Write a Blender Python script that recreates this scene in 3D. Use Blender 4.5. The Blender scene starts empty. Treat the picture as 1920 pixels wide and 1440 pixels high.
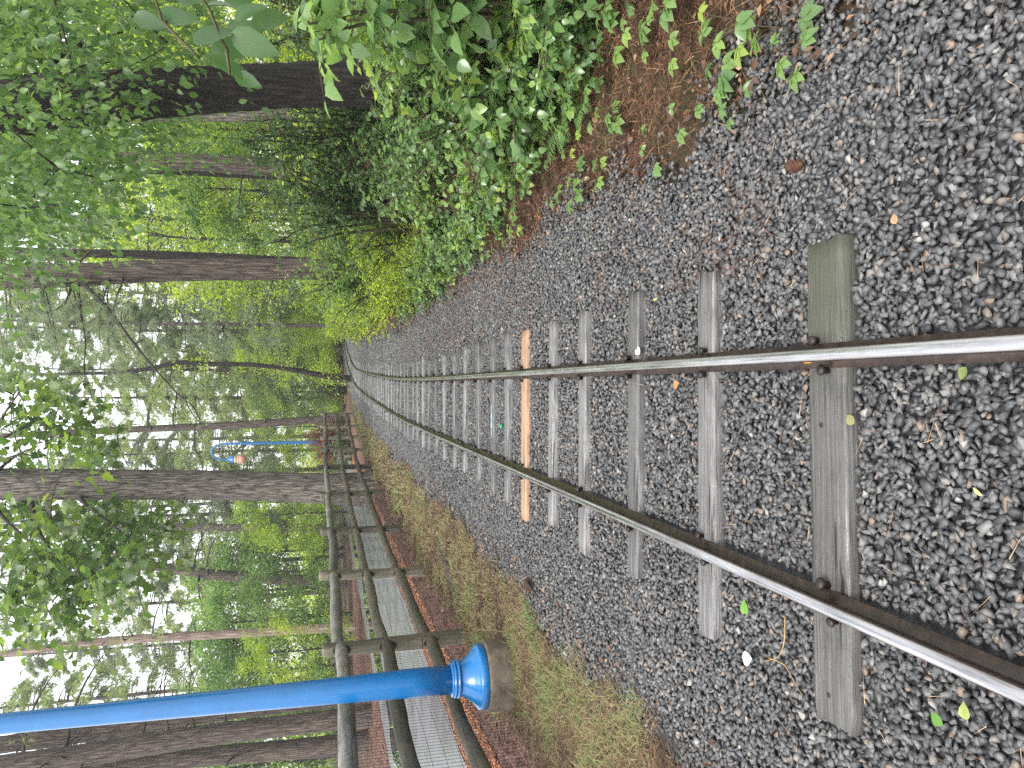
import bpy, bmesh, math, random
import numpy as np
from mathutils import Vector, Matrix

rng = np.random.default_rng(7)
random.seed(7)
scene = bpy.context.scene
COL = scene.collection
PI = math.pi

# ------------------------------------------------------------------ camera
# The photograph is a portrait picture lying on its side: the camera is rolled by 90 degrees.
FPX = 1400.0                       # focal length in pixels of the 1440 x 1920 upright picture
HOR = 602.0                        # row of the horizon in the upright picture
TILT = math.atan((960 - HOR) / FPX)
CT, ST = math.cos(TILT), math.sin(TILT)
CAM = np.array([0.0, 0.0, 1.45])
FWD = np.array([0, CT, -ST]); RGT = np.array([1.0, 0, 0]); DWN = np.array([0, -ST, -CT])

cam_d = bpy.data.cameras.new('camera'); cam = bpy.data.objects.new('camera', cam_d); COL.objects.link(cam)
cam_d.sensor_fit = 'HORIZONTAL'; cam_d.sensor_width = 36.0; cam_d.lens = FPX / 1920 * 36
cam_d.clip_start = 0.05; cam_d.clip_end = 600
M = Matrix.Identity(4)
for i, ax in enumerate((DWN, RGT, -FWD)):
    for j in range(3): M[j][i] = ax[j]
M.translation = Vector(CAM)
cam.matrix_world = M
scene.camera = cam

def ray(u, v):
    return FWD + (u - 720) / FPX * RGT + (v - 960) / FPX * DWN
def ground_at(u, v, h=0.0):
    d = ray(u, v); return CAM + d * ((h - CAM[2]) / d[2])
def at_depth(u, v, y):
    """the point of a real distance y ahead seen in direction (u, v)"""
    d = ray(u, v); return CAM + d * (y / d[1])

# ------------------------------------------------------------------ tags and objects
def tag(o, label=None, cat=None, group=None, kind=None):
    if label: o['label'] = label
    if cat: o['category'] = cat
    if group: o['group'] = group
    if kind: o['kind'] = kind
    return o
def thing(name, label, cat, loc=(0, 0, 0), rz=0.0, group=None, scale=1.0):
    o = bpy.data.objects.new(name, None); COL.objects.link(o)
    o.empty_display_size = 0.1
    o.location = loc; o.rotation_euler = (0, 0, rz); o.scale = (scale,) * 3
    return tag(o, label, cat, group)
def dup(root, loc, rz=0.0, label=None, group=None, scale=1.0, tilt=0.0):
    r = root.copy(); COL.objects.link(r)
    r.location = loc; r.rotation_euler = (tilt, 0, rz); r.scale = (scale,) * 3 if not hasattr(scale, '__len__') else scale
    if label: r['label'] = label
    if group: r['group'] = group
    for ch in [c for c in CHILD.get(root.name, [])]:
        c = ch.copy(); COL.objects.link(c); c.parent = r
        for g in CHILD.get(ch.name, []):
            d = g.copy(); COL.objects.link(d); d.parent = c
    return r
CHILD = {}
def link(name, me, parent=None, mat=None):
    o = bpy.data.objects.new(name, me); COL.objects.link(o)
    if mat: me.materials.append(mat)
    if parent is not None:
        o.parent = parent; CHILD.setdefault(parent.name, []).append(o)
    return o
def build(name, V, F, mat, parent=None, tint=None, smooth=False):
    """one mesh object out of numpy arrays: V (n,3), F list of (m,k) index arrays, tint one float per face"""
    V = np.asarray(V, dtype=np.float32)
    F = [np.asarray(f, dtype=np.int32) for f in (F if isinstance(F, list) else [F]) if len(f)]
    me = bpy.data.meshes.new(name)
    me.vertices.add(len(V)); me.vertices.foreach_set('co', V.ravel())
    loops = np.concatenate([f.ravel() for f in F])
    tot = np.concatenate([np.full(len(f), f.shape[1], dtype=np.int32) for f in F])
    start = np.concatenate([[0], np.cumsum(tot)[:-1]]).astype(np.int32)
    me.loops.add(len(loops)); me.loops.foreach_set('vertex_index', loops)
    me.polygons.add(len(tot)); me.polygons.foreach_set('loop_start', start); me.polygons.foreach_set('loop_total', tot)
    if smooth: me.polygons.foreach_set('use_smooth', np.ones(len(tot), dtype=bool))
    if tint is not None:
        a = me.attributes.new('tint', 'FLOAT', 'FACE'); a.data.foreach_set('value', np.asarray(tint, dtype=np.float32))
    me.update(calc_edges=True)
    return link(name, me, parent, mat)

class MB:
    """collects pieces of one mesh"""
    def __init__(s): s.V = []; s.F = {}; s.T = {}; s.n = 0
    def add(s, V, F, tint=0.5):
        V = np.asarray(V, dtype=np.float32)
        for f in (F if isinstance(F, list) else [F]):
            f = np.asarray(f, dtype=np.int32)
            if len(f) == 0: continue
            t = np.full(len(f), tint, dtype=np.float32) if np.isscalar(tint) else np.asarray(tint, dtype=np.float32)
            s.F.setdefault(f.shape[1], []).append(f + s.n); s.T.setdefault(f.shape[1], []).append(t)
        s.V.append(V); s.n += len(V)
    def build(s, name, mat, parent=None, smooth=False):
        ks = sorted(s.F)
        return build(name, np.concatenate(s.V), [np.concatenate(s.F[k]) for k in ks], mat, parent,
                     np.concatenate([np.concatenate(s.T[k]) for k in ks]), smooth)

def unit(a): return a / np.maximum(np.linalg.norm(a, axis=-1, keepdims=True), 1e-9)

def stamp(mb, tv, tf, pos, axis, nrm, size, tint, wide=1.0):
    """copies of a small template (x along axis, z along nrm) into the mesh mb"""
    tv = np.asarray(tv, dtype=np.float32); N = len(pos)
    if N == 0: return
    a = unit(np.asarray(axis, dtype=np.float32)); n = np.asarray(nrm, dtype=np.float32)
    s = unit(np.cross(n, a)); n = np.cross(a, s)
    size = np.broadcast_to(np.asarray(size, dtype=np.float32), (N,))
    wide = np.broadcast_to(np.asarray(wide, dtype=np.float32), (N,))
    V = (pos[:, None, :] + size[:, None, None] * (tv[None, :, 0:1] * a[:, None, :]
         + (tv[None, :, 1:2] * wide[:, None, None]) * s[:, None, :] + tv[None, :, 2:3] * n[:, None, :]))
    off = (np.arange(N) * len(tv))[:, None, None]
    fs = [(np.asarray(f)[None] + off).reshape(-1, np.asarray(f).shape[1]) for f in tf]
    V = V.reshape(-1, 3)
    for k, f in enumerate(fs):
        t = np.repeat(np.broadcast_to(tint, (N,)), len(tf[k]))
        mb.F.setdefault(f.shape[1], []).append((f + mb.n).astype(np.int32)); mb.T.setdefault(f.shape[1], []).append(t.astype(np.float32))
    mb.V.append(V.astype(np.float32)); mb.n += len(V)

# templates
LEAF2 = (np.array([(0, 0, 0), (.45, .30, .07), (1, 0, -.08), (.45, -.30, .07)]), [np.array([(0, 2, 1), (0, 3, 2)])])
def _leaf8():
    t = [0, .14, .36, .64, .86, 1]; w = [0, .24, .36, .29, .13, 0]
    mid = [(x, 0, -.22 * x * x) for x in t]
    L = [(t[i], w[i], -.22 * t[i] ** 2 + .10 * w[i] / .36) for i in range(1, 5)]; R = [(x, -y, z) for x, y, z in L]
    V = mid + L + R
    q = []; tr = []
    for base, fl in ((6, 0), (10, 1)):
        tr.append((0, 1, base) if not fl else (0, base, 1)); 
        for k in range(3):
            f = (1 + k, 2 + k, base + k + 1, base + k); q.append(f if not fl else f[::-1])
        tr.append((4, 5, base + 3) if not fl else (4, base + 3, 5))
    return np.array(V), [np.array(q), np.array(tr)]
LEAF8 = _leaf8()
def _maple():
    pts = [(0, 0), (.05, .16), (-.08, .42), (.18, .34), (.30, .58), (.44, .30), (.62, .34), (1.0, 0)]
    V = [(.25, 0, 0.0)] + [(x, y, .12 * abs(y) - .1 * x * x) for x, y in pts] + [(x, -y, .12 * abs(y) - .1 * x * x) for x, y in pts[1:-1]]
    n = len(pts); f = []
    for k in range(1, n): f.append((0, k + 1, k))
    R = [1] + list(range(n + 1, n + n - 1)) + [n]
    for k in range(len(R) - 1): f.append((0, R[k], R[k + 1]))
    return np.array(V, dtype=float), [np.array(f)]
MAPLE = _maple()
NEEDLE = (np.array([(0, .5, 0), (0, -.5, 0), (1, 0, 0)]), [np.array([(0, 1, 2)])])
BLADE = (np.array([(0, .5, 0), (0, -.5, 0), (.55, .42, .10), (.55, -.42, .10), (1, 0, 0)]), [np.array([(0, 1, 3, 2)]), np.array([(2, 3, 4)])])

def tube(mb, pts, rad, seg=8, rough=0.0, tint=0.5, cap=True, r=None):
    """a tapered round bar through pts; rough jitters its surface"""
    pts = np.asarray(pts, dtype=float); n = len(pts)
    rad = np.broadcast_to(np.asarray(rad, dtype=float), (n,))
    tang = unit(np.gradient(pts, axis=0))
    ref = np.array([0, 0, 1.0]) if abs(tang[0][2]) < .9 else np.array([1.0, 0, 0])
    a = unit(np.cross(tang, ref)); b = np.cross(tang, a)
    th = np.arange(seg) / seg * 2 * PI
    R = rad[:, None] * np.ones((1, seg))
    if rough:
        g = rng if r is None else r
        R = R * (1 + rough * g.normal(0, 1, (n, seg)))
    V = pts[:, None, :] + R[:, :, None] * (np.cos(th)[None, :, None] * a[:, None, :] + np.sin(th)[None, :, None] * b[:, None, :])
    i = np.arange(n - 1)[:, None] * seg; j = np.arange(seg)[None, :]; k = (j + 1) % seg
    Q = np.stack([i + j, i + k, i + seg + k, i + seg + j], -1).reshape(-1, 4)
    V = V.reshape(-1, 3); F = [Q]
    if cap:
        V = np.concatenate([V, pts[:1], pts[-1:]]); c = n * seg; jj = np.arange(seg); kk = (jj + 1) % seg
        F.append(np.concatenate([np.stack([np.full(seg, c), kk, jj], -1), np.stack([np.full(seg, c + 1), (n - 1) * seg + jj, (n - 1) * seg + kk], -1)]))
    mb.add(V, F, tint)
def lathe(mb, prof, seg=48, centre=(0, 0, 0)):
    """prof: list of (radius, height)"""
    th = np.arange(seg) / seg * 2 * PI; n = len(prof); c = np.array(centre)
    V = np.array([[(r * math.cos(t), r * math.sin(t), z) for t in th] for r, z in prof]).reshape(-1, 3) + c
    i = np.arange(n - 1)[:, None] * seg; j = np.arange(seg)[None, :]; k = (j + 1) % seg
    Q = np.stack([i + j, i + k, i + seg + k, i + seg + j], -1).reshape(-1, 4)
    V = np.concatenate([V, [c + (0, 0, prof[0][1]), c + (0, 0, prof[-1][1])]]); jj = np.arange(seg); kk = (jj + 1) % seg
    T = np.concatenate([np.stack([np.full(seg, n * seg), kk, jj], -1), np.stack([np.full(seg, n * seg + 1), (n - 1) * seg + jj, (n - 1) * seg + kk], -1)])
    mb.add(V, [Q, T])
def spline(pts, n):
    """smooth curve through pts (Catmull-Rom), n samples"""
    p = np.asarray(pts, dtype=float); p = np.concatenate([[2 * p[0] - p[1]], p, [2 * p[-1] - p[-2]]])
    m = len(p) - 3; t = np.linspace(0, m - 1e-6, n); k = t.astype(int); f = (t - k)[:, None]
    a, b, c, d = p[k], p[k + 1], p[k + 2], p[k + 3]
    return .5 * (2 * b + (c - a) * f + (2 * a - 5 * b + 4 * c - d) * f ** 2 + (3 * b - a - 3 * c + d) * f ** 3)
def bumpy(x, y, s=1.0, seed=0):
    """cheap smooth noise, about -1..1"""
    r = np.random.default_rng(seed); o = 0
    for k in range(5):
        a = r.uniform(0, 2 * PI); f = s * 1.7 ** k * r.uniform(.8, 1.2)
        o = o + np.sin(f * (x * math.cos(a) + y * math.sin(a)) + r.uniform(0, 6)) * .62 ** k * np.cos(f * .7 * (x * math.sin(a) - y * math.cos(a)) + r.uniform(0, 6))
    return o

# ------------------------------------------------------------------ materials
def mat_new(name):
    m = bpy.data.materials.new(name); m.use_nodes = True
    nt = m.node_tree; nt.nodes.clear()
    out = nt.nodes.new('ShaderNodeOutputMaterial'); p = nt.nodes.new('ShaderNodeBsdfPrincipled')
    nt.links.new(p.outputs[0], out.inputs[0]); return m, nt, p, out
def nd(nt, t, **kw):
    n = nt.nodes.new(t)
    for k, v in kw.items():
        if k in n.inputs: n.inputs[k].default_value = v
        else: setattr(n, k, v)
    return n
def ramp(nt, src, stops):
    n = nt.nodes.new('ShaderNodeValToRGB'); e = n.color_ramp.elements
    while len(e) < len(stops): e.new(0.5)
    for k, (p, c) in enumerate(stops):
        e[k].position = p; e[k].color = (*c, 1) if len(c) == 3 else c
    nt.links.new(src, n.inputs[0]); return n.outputs[0]
def g3(x): return (x, x, x)
def coords(nt, scale=(1, 1, 1), space='Object'):
    tc = nd(nt, 'ShaderNodeTexCoord'); mp = nd(nt, 'ShaderNodeMapping'); mp.inputs['Scale'].default_value = scale
    nt.links.new(tc.outputs[space], mp.inputs[0]); return mp.outputs[0]
def noise(nt, vec, scale, detail=4, rough=.6, dist=0.0):
    n = nd(nt, 'ShaderNodeTexNoise'); n.inputs['Scale'].default_value = scale; n.inputs['Detail'].default_value = detail
    n.inputs['Roughness'].default_value = rough; n.inputs['Distortion'].default_value = dist
    nt.links.new(vec, n.inputs['Vector']); return n.outputs[0]
def bump(nt, p, h, strength=.5, dist=.01):
    b = nd(nt, 'ShaderNodeBump'); b.inputs['Strength'].default_value = strength; b.inputs['Distance'].default_value = dist
    nt.links.new(h, b.inputs['Height']); nt.links.new(b.outputs[0], p.inputs['Normal'])
def mixc(nt, fac, a, b):
    m = nd(nt, 'ShaderNodeMix', data_type='RGBA')
    if isinstance(fac, (int, float)): m.inputs[0].default_value = fac
    else: nt.links.new(fac, m.inputs[0])
    for k, c in ((6, a), (7, b)):
        if isinstance(c, tuple): m.inputs[k].default_value = (*c, 1)
        else: nt.links.new(c, m.inputs[k])
    return m.outputs[2]
def attr(nt, name='tint'):
    a = nd(nt, 'ShaderNodeAttribute'); a.attribute_name = name; return a.outputs['Fac']

def leaf_mat(name, stops, trans=.45, rough=.38, spec=.5):
    m, nt, p, out = mat_new(name)
    info = nd(nt, 'ShaderNodeObjectInfo')
    ad = nd(nt, 'ShaderNodeMath', operation='MULTIPLY_ADD'); nt.links.new(info.outputs['Random'], ad.inputs[0]); ad.inputs[1].default_value = .24
    sub = nd(nt, 'ShaderNodeMath', operation='SUBTRACT'); nt.links.new(attr(nt), sub.inputs[0]); sub.inputs[1].default_value = .12
    nt.links.new(sub.outputs[0], ad.inputs[2])
    c = ramp(nt, ad.outputs[0], stops)
    nt.links.new(c, p.inputs['Base Color']); p.inputs['Roughness'].default_value = rough; p.inputs['Specular IOR Level'].default_value = spec
    t = nd(nt, 'ShaderNodeBsdfTranslucent'); hs = nd(nt, 'ShaderNodeHueSaturation'); hs.inputs['Saturation'].default_value = 1.1; hs.inputs['Value'].default_value = 1.65
    hs.inputs['Hue'].default_value = .487
    nt.links.new(c, hs.inputs['Color']); nt.links.new(hs.outputs[0], t.inputs['Color'])
    mx = nd(nt, 'ShaderNodeMixShader'); mx.inputs[0].default_value = trans
    nt.links.new(p.outputs[0], mx.inputs[1]); nt.links.new(t.outputs[0], mx.inputs[2]); nt.links.new(mx.outputs[0], out.inputs[0])
    return m
def bark_mat(name, dark, light, scale=1.0, moss=None, bstr=.9):
    m, nt, p, _ = mat_new(name)
    v = coords(nt, (11 * scale, 11 * scale, 1.0 * scale))
    n1 = noise(nt, v, 2.2, 5, .65, .6); n2 = noise(nt, coords(nt, (1, 1, .6)), 1.3, 3)
    vo = nd(nt, 'ShaderNodeTexVoronoi', feature='DISTANCE_TO_EDGE'); vo.inputs['Scale'].default_value = 1.6; nt.links.new(v, vo.inputs['Vector'])
    mu = nd(nt, 'ShaderNodeMath', operation='MULTIPLY_ADD'); nt.links.new(vo.outputs[0], mu.inputs[0]); mu.inputs[1].default_value = 1.15; nt.links.new(n1, mu.inputs[2])
    c = ramp(nt, mu.outputs[0], [(.42, dark), (.60, tuple(.42 * (a + b) for a, b in zip(dark, light))), (.90, light)])
    if moss: c = mixc(nt, ramp(nt, n2, [(.48, g3(0)), (.68, g3(.7))]), c, moss)
    nt.links.new(c, p.inputs['Base Color']); p.inputs['Roughness'].default_value = .75; p.inputs['Specular IOR Level'].default_value = .3
    bump(nt, p, mu.outputs[0], bstr, .05)
    return m
def tint_mat(name, stops, rough=.7, spec=.4, bscale=None, bstr=.4, bdist=.004):
    """solid things whose colour is a property of each piece (stone, chip, straw)"""
    m, nt, p, _ = mat_new(name)
    c = ramp(nt, attr(nt), stops)
    if bscale:
        n = noise(nt, coords(nt), bscale, 4, .65)
        c = mixc(nt, ramp(nt, n, [(.35, g3(0)), (.7, g3(.55))]), c, mixc(nt, .5, c, (.012, .012, .014)))
        bump(nt, p, n, bstr, bdist)
    nt.links.new(c, p.inputs['Base Color']); p.inputs['Roughness'].default_value = rough; p.inputs['Specular IOR Level'].default_value = spec
    return m
def soil_mat(name, stops, scale, rough=.85, bstr=.8, bdist=.02, second=None, spec=.3):
    m, nt, p, _ = mat_new(name)
    v = coords(nt); n = noise(nt, v, scale, 7, .72); n2 = noise(nt, v, scale * .06, 3)
    c = ramp(nt, n, stops)
    if second: c = mixc(nt, ramp(nt, n2, [(.42, g3(0)), (.6, g3(.85))]), c, ramp(nt, n, second))
    nt.links.new(c, p.inputs['Base Color']); p.inputs['Roughness'].default_value = rough; p.inputs['Specular IOR Level'].default_value = spec
    bump(nt, p, n, bstr, bdist); return m

# ------------------------------------------------------------------ material set
MT = {}
MT['stone'] = tint_mat('ballast_stone', [(0, (.030, .031, .032)), (.22, (.062, .063, .065)), (.45, (.100, .100, .101)), (.62, (.142, .139, .135)), (.80, (.215, .208, .198)), (.88, (.19, .165, .14)), (.95, (.235, .17, .125)), (1, (.31, .295, .27))], .46, .42, 90, .7, .005)
MT['bed'] = soil_mat('track_bed_gravel', [(.3, (.025, .025, .027)), (.5, (.06, .061, .064)), (.62, (.10, .102, .105)), (.75, (.15, .15, .15))], 34, .6, 1.0, .02)
MT['floor'] = soil_mat('forest_floor', [(.36, (.012, .008, .006)), (.5, (.055, .028, .018)), (.66, (.14, .072, .042))], 24, .9, .9, .03, [(.3, (.02, .022, .008)), (.55, (.05, .055, .02)), (.75, (.10, .08, .04))])
MT['verge'] = soil_mat('verge_soil', [(.3, (.02, .013, .009)), (.5, (.06, .04, .024)), (.72, (.13, .09, .05))], 22, .9, 1.0, .03, [(.3, (.022, .022, .010)), (.55, (.07, .062, .028)), (.75, (.13, .105, .05))])
MT['mulch_o'] = soil_mat('orange_wood_mulch', [(.3, (.04, .02, .014)), (.48, (.19, .075, .036)), (.68, (.34, .145, .065))], 22, .7, 1.0, .02)
MT['mulch_b'] = soil_mat('brown_wood_mulch', [(.3, (.03, .017, .014)), (.5, (.12, .062, .046)), (.72, (.24, .125, .088))], 22, .75, 1.0, .02)
MT['chip'] = tint_mat('mulch_chip', [(0, (.04, .022, .018)), (.45, (.12, .06, .042)), (.6, (.22, .09, .045)), (1, (.40, .175, .08))], .65, .4)
MT['straw'] = tint_mat('pine_straw', [(0, (.03, .014, .010)), (.45, (.12, .05, .027)), (.8, (.24, .115, .06)), (1, (.44, .29, .16))], .75, .3)
MT['grass'] = tint_mat('grass_blade', [(0, (.07, .04, .026)), (.22, (.165, .10, .055)), (.42, (.27, .20, .105)), (.58, (.21, .17, .078)), (.78, (.15, .165, .06)), (1, (.10, .18, .045))], .7, .3)
def path_mat():
    m, nt, p, _ = mat_new('wet_asphalt'); v = coords(nt)
    n = noise(nt, v, 1.1, 5, .6); f = noise(nt, v, 90, 3, .7)
    c = mixc(nt, ramp(nt, f, [(.35, g3(0)), (.7, g3(1))]), (.10, .102, .108), (.16, .162, .168))
    nt.links.new(c, p.inputs['Base Color'])
    nt.links.new(ramp(nt, n, [(.40, g3(.22)), (.62, g3(.5))]), p.inputs['Roughness'])
    bump(nt, p, f, .25, .004); return m
MT['path'] = path_mat()
def flat_mat(name, col, rough=.5, metal=0.0, spec=.5, var=0.0, vs=8, bstr=0.0, bs=30, coat=0.0):
    m, nt, p, _ = mat_new(name)
    if var:
        n = noise(nt, coords(nt), vs, 5, .65)
        c = ramp(nt, n, [(.3, tuple(x * (1 - var) for x in col)), (.7, tuple(min(1, x * (1 + var)) for x in col))]); nt.links.new(c, p.inputs['Base Color'])
    else: p.inputs['Base Color'].default_value = (*col, 1)
    p.inputs['Roughness'].default_value = rough; p.inputs['Metallic'].default_value = metal; p.inputs['Specular IOR Level'].default_value = spec
    p.inputs['Coat Weight'].default_value = coat; p.inputs['Coat Roughness'].default_value = .12
    if bstr: bump(nt, p, noise(nt, coords(nt), bs, 4, .6), bstr, .004)
    return m
MT['water'] = flat_mat('rain_water', (.012, .014, .012), .02, 0, .6)
def wood_mat(name, dark, light, rlo=.25, rhi=.6, sx=1.2, sy=38, sz=None, tints=None, bstr=.6, tint_at=None):
    m, nt, p, _ = mat_new(name)
    v = coords(nt, (sx, sy, sz or sy)); n = noise(nt, v, 1.0, 6, .7, .5); b = noise(nt, coords(nt), 3.5, 4, .6); k = noise(nt, coords(nt, (3, 3, 3)), 2.0, 3)
    c = ramp(nt, n, [(.30, dark), (.52, tuple(.5 * (x + y) for x, y in zip(dark, light))), (.74, light)])
    cr = noise(nt, coords(nt, (.9, 26, 26)), 1.7, 3, .5, .2); c = mixc(nt, ramp(nt, cr, [(.33, g3(.92)), (.39, g3(0))]), c, tuple(x * .25 for x in dark))
    st_ = noise(nt, coords(nt, (4, 9, 9)), 1.3, 5, .7); c = mixc(nt, ramp(nt, st_, [(.52, g3(0)), (.70, g3(.6))]), c, tuple(x * .8 for x in dark))
    if tint_at:
        sp = nd(nt, 'ShaderNodeSeparateXYZ'); nt.links.new(coords(nt), sp.inputs[0]); ad = nd(nt, 'ShaderNodeMath', operation='MULTIPLY_ADD'); nt.links.new(b, ad.inputs[0]); ad.inputs[1].default_value = .25; nt.links.new(sp.outputs[0], ad.inputs[2])
        b = ad.outputs[0]; c = mixc(nt, ramp(nt, b, [(tint_at[0], g3(0)), (tint_at[1], g3(.85))]), c, tints)
    elif tints: c = mixc(nt, ramp(nt, b, [(.4, g3(0)), (.62, g3(.8))]), c, tints)
    info = nd(nt, 'ShaderNodeObjectInfo'); hs = nd(nt, 'ShaderNodeHueSaturation'); nt.links.new(c, hs.inputs['Color'])
    ma = nd(nt, 'ShaderNodeMath', operation='MULTIPLY_ADD'); nt.links.new(info.outputs['Random'], ma.inputs[0]); ma.inputs[1].default_value = .7; ma.inputs[2].default_value = .65
    nt.links.new(ma.outputs[0], hs.inputs['Value']); nt.links.new(hs.outputs[0], p.inputs['Base Color'])
    nt.links.new(ramp(nt, k, [(.38, g3(rlo)), (.62, g3(rhi))]), p.inputs['Roughness'])
    bump(nt, p, n, bstr, .006); return m
MT['sleeper'] = wood_mat('weathered_wet_timber', (.034, .032, .031), (.25, .243, .238), .10, .55, 1.6, 75, bstr=.9)
MT['sleeper_moss'] = wood_mat('mossy_wet_timber', (.028, .027, .025), (.155, .148, .138), .12, .5, 1.6, 75, bstr=.9, tints=(.060, .064, .042), tint_at=(.34, .75))
MT['sleeper_new'] = wood_mat('new_tan_timber', (.26, .14, .075), (.60, .39, .24), .35, .55, 1.4, 55, bstr=.4)
MT['spike'] = flat_mat('rusty_spike_iron', (.03, .021, .018), .5, .3, .5, .5, 60)
def rail_mat():
    m, nt, p, _ = mat_new('rail_steel'); tc = nd(nt, 'ShaderNodeTexCoord'); sp = nd(nt, 'ShaderNodeSeparateXYZ'); nt.links.new(tc.outputs['Object'], sp.inputs[0])
    n = noise(nt, coords(nt, (60, 3, 60)), 1.0, 5, .7); n2 = noise(nt, coords(nt), 25, 5, .7)
    top = ramp(nt, sp.outputs['Z'], [(.0920, g3(0)), (.0932, g3(1))])
    rust = ramp(nt, n2, [(.3, (.014, .011, .010)), (.55, (.044, .030, .024)), (.75, (.095, .058, .042))])
    pol = ramp(nt, n, [(.3, (.30, .29, .29)), (.6, (.78, .77, .78))])
    nt.links.new(mixc(nt, top, rust, pol), p.inputs['Base Color'])
    nt.links.new(top, p.inputs['Metallic']); nt.links.new(mixc(nt, top, g3(.32), g3(.18)), p.inputs['Roughness'])
    bump(nt, p, n2, .25, .002); return m
MT['rail'] = rail_mat()
MT['fence'] = wood_mat('weathered_fence_wood', (.030, .024, .016), (.20, .165, .115), .5, .75, 26, 1.3, 26, tints=(.065, .07, .045), bstr=.7)
MT['fence_post'] = wood_mat('weathered_post_wood', (.034, .027, .018), (.23, .19, .13), .5, .75, 26, 26, 1.2, tints=(.075, .078, .05), bstr=.8)
MT['fence_top'] = wood_mat('grey_fence_wood', (.045, .042, .037), (.28, .265, .235), .45, .7, 26, 1.3, 26, tints=(.09, .09, .075), bstr=.7)
MT['wire'] = flat_mat('black_coated_wire', (.008, .008, .009), .45)
MT['hole_shade'] = flat_mat('painted_mortise_shade', (.006, .005, .004), .9)  # near-black colour stands for the shade inside the post mortises
MT['blue'] = flat_mat('blue_gloss_paint', (.006, .130, .36), .25, 0, .5, .10, 3, .06, 14, .35)
MT['concrete'] = flat_mat('damp_concrete', (.105, .085, .062), .7, 0, .4, .6, 7, .9, 25)
MT['globe'] = flat_mat('frosted_orange_globe', (.75, .33, .25), .35)
MT['gold'] = flat_mat('pale_lamp_ring', (.55, .42, .25), .4)
MT['bark_grey'] = bark_mat('grey_furrowed_bark', (.020, .016, .013), (.235, .205, .175), 1.0, bstr=1.0)
MT['bark_dark'] = bark_mat('dark_wet_bark', (.004, .0035, .003), (.034, .027, .020), 1.0)
MT['bark_brown'] = bark_mat('brown_pine_bark', (.020, .015, .013), (.155, .120, .098), .9, bstr=1.0)
MT['bark_pink'] = bark_mat('peeling_pink_bark', (.12, .082, .064), (.36, .275, .225), .6)
MT['twig'] = flat_mat('dark_twig_bark', (.035, .028, .022), .8, 0, .3, .4, 20)
MT['stem'] = flat_mat('green_brown_stem', (.06, .055, .025), .7, 0, .3, .4, 20)
MT['leaf_near'] = leaf_mat('fresh_wet_leaf', [(0, (.09, .165, .062)), (.4, (.15, .255, .092)), (.75, (.23, .35, .10)), (1, (.34, .43, .08))], .5, .24, .65)
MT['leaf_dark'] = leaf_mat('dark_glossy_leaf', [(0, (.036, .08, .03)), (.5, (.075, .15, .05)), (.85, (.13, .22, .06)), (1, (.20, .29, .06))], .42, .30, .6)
MT['leaf_bright'] = leaf_mat('bright_understory_leaf', [(0, (.15, .24, .04)), (.4, (.25, .36, .055)), (.75, (.35, .45, .07)), (1, (.45, .53, .10))], .62, .40, .4)
MT['leaf_mid'] = leaf_mat('mid_green_leaf', [(0, (.075, .145, .045)), (.5, (.145, .25, .07)), (1, (.25, .355, .09))], .55, .36, .5)
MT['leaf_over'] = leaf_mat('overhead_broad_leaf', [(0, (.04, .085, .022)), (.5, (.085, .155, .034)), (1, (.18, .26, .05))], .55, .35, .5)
MT['leaf_red'] = leaf_mat('dark_red_leaf', [(0, (.08, .022, .020)), (.5, (.16, .04, .034)), (1, (.25, .08, .06))], .35, .45, .4)
MT['needle'] = leaf_mat('soft_pine_needle', [(0, (.17, .23, .085)), (.5, (.27, .34, .125)), (1, (.38, .45, .16))], .5, .45, .4)
MT['needle_grey'] = leaf_mat('grey_green_needle', [(0, (.13, .17, .10)), (.5, (.21, .26, .15)), (1, (.29, .34, .19))], .5, .45, .4)

# ------------------------------------------------------------------ the line of the track
_cy = np.array([-8, 0, 12, 19, 27, 34, 40, 44, 48, 52, 58, 66, 75, 90])
_cx = np.array([-.27, -.27, -.28, -.15, .08, .45, 1.2, 2.0, 3.0, 4.2, 6.8, 11.5, 18, 30])
_line = spline(np.stack([_cx, _cy], 1), 900)
def cx(y): return np.interp(y, _line[:, 1], _line[:, 0])
_seg = np.concatenate([[0], np.cumsum(np.linalg.norm(np.diff(_line, axis=0), axis=1))])
def hgt(x, y):
    """height of the ground: flat by the track and the path, a bank on the right"""
    x = np.asarray(x, dtype=float); y = np.asarray(y, dtype=float)
    d = np.maximum(x - cx(y) - 1.42, 0)
    z = -.045 + .95 * (1 - np.exp(-d * .26)) * np.clip(1.2 - y * .006, .4, 1.2)
    z = z + .03 * bumpy(x, y, .9, 3) * np.clip(d, 0, 1)
    e = np.maximum(-x - 16, 0); z = z + .6 * (1 - np.exp(-e * .1))
    return z

# ground sheet
sx = np.sinh(np.linspace(-5.2, 5.2, 170)); gx = sx / sx.max() * 260
sy = np.sinh(np.linspace(-1.2, 5.2, 190)); gy = sy / sy.max() * 260
XX, YY = np.meshgrid(gx, gy); ZZ = hgt(XX, YY)
def grid_faces(ny, nx):
    i = np.arange(ny - 1)[:, None] * nx; j = np.arange(nx - 1)[None, :]
    return np.stack([i + j, i + j + 1, i + nx + j + 1, i + nx + j], -1).reshape(-1, 4)
tag(build('ground', np.stack([XX, YY, ZZ], -1).reshape(-1, 3), grid_faces(*XX.shape), MT['floor'], smooth=True), kind='structure')

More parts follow.
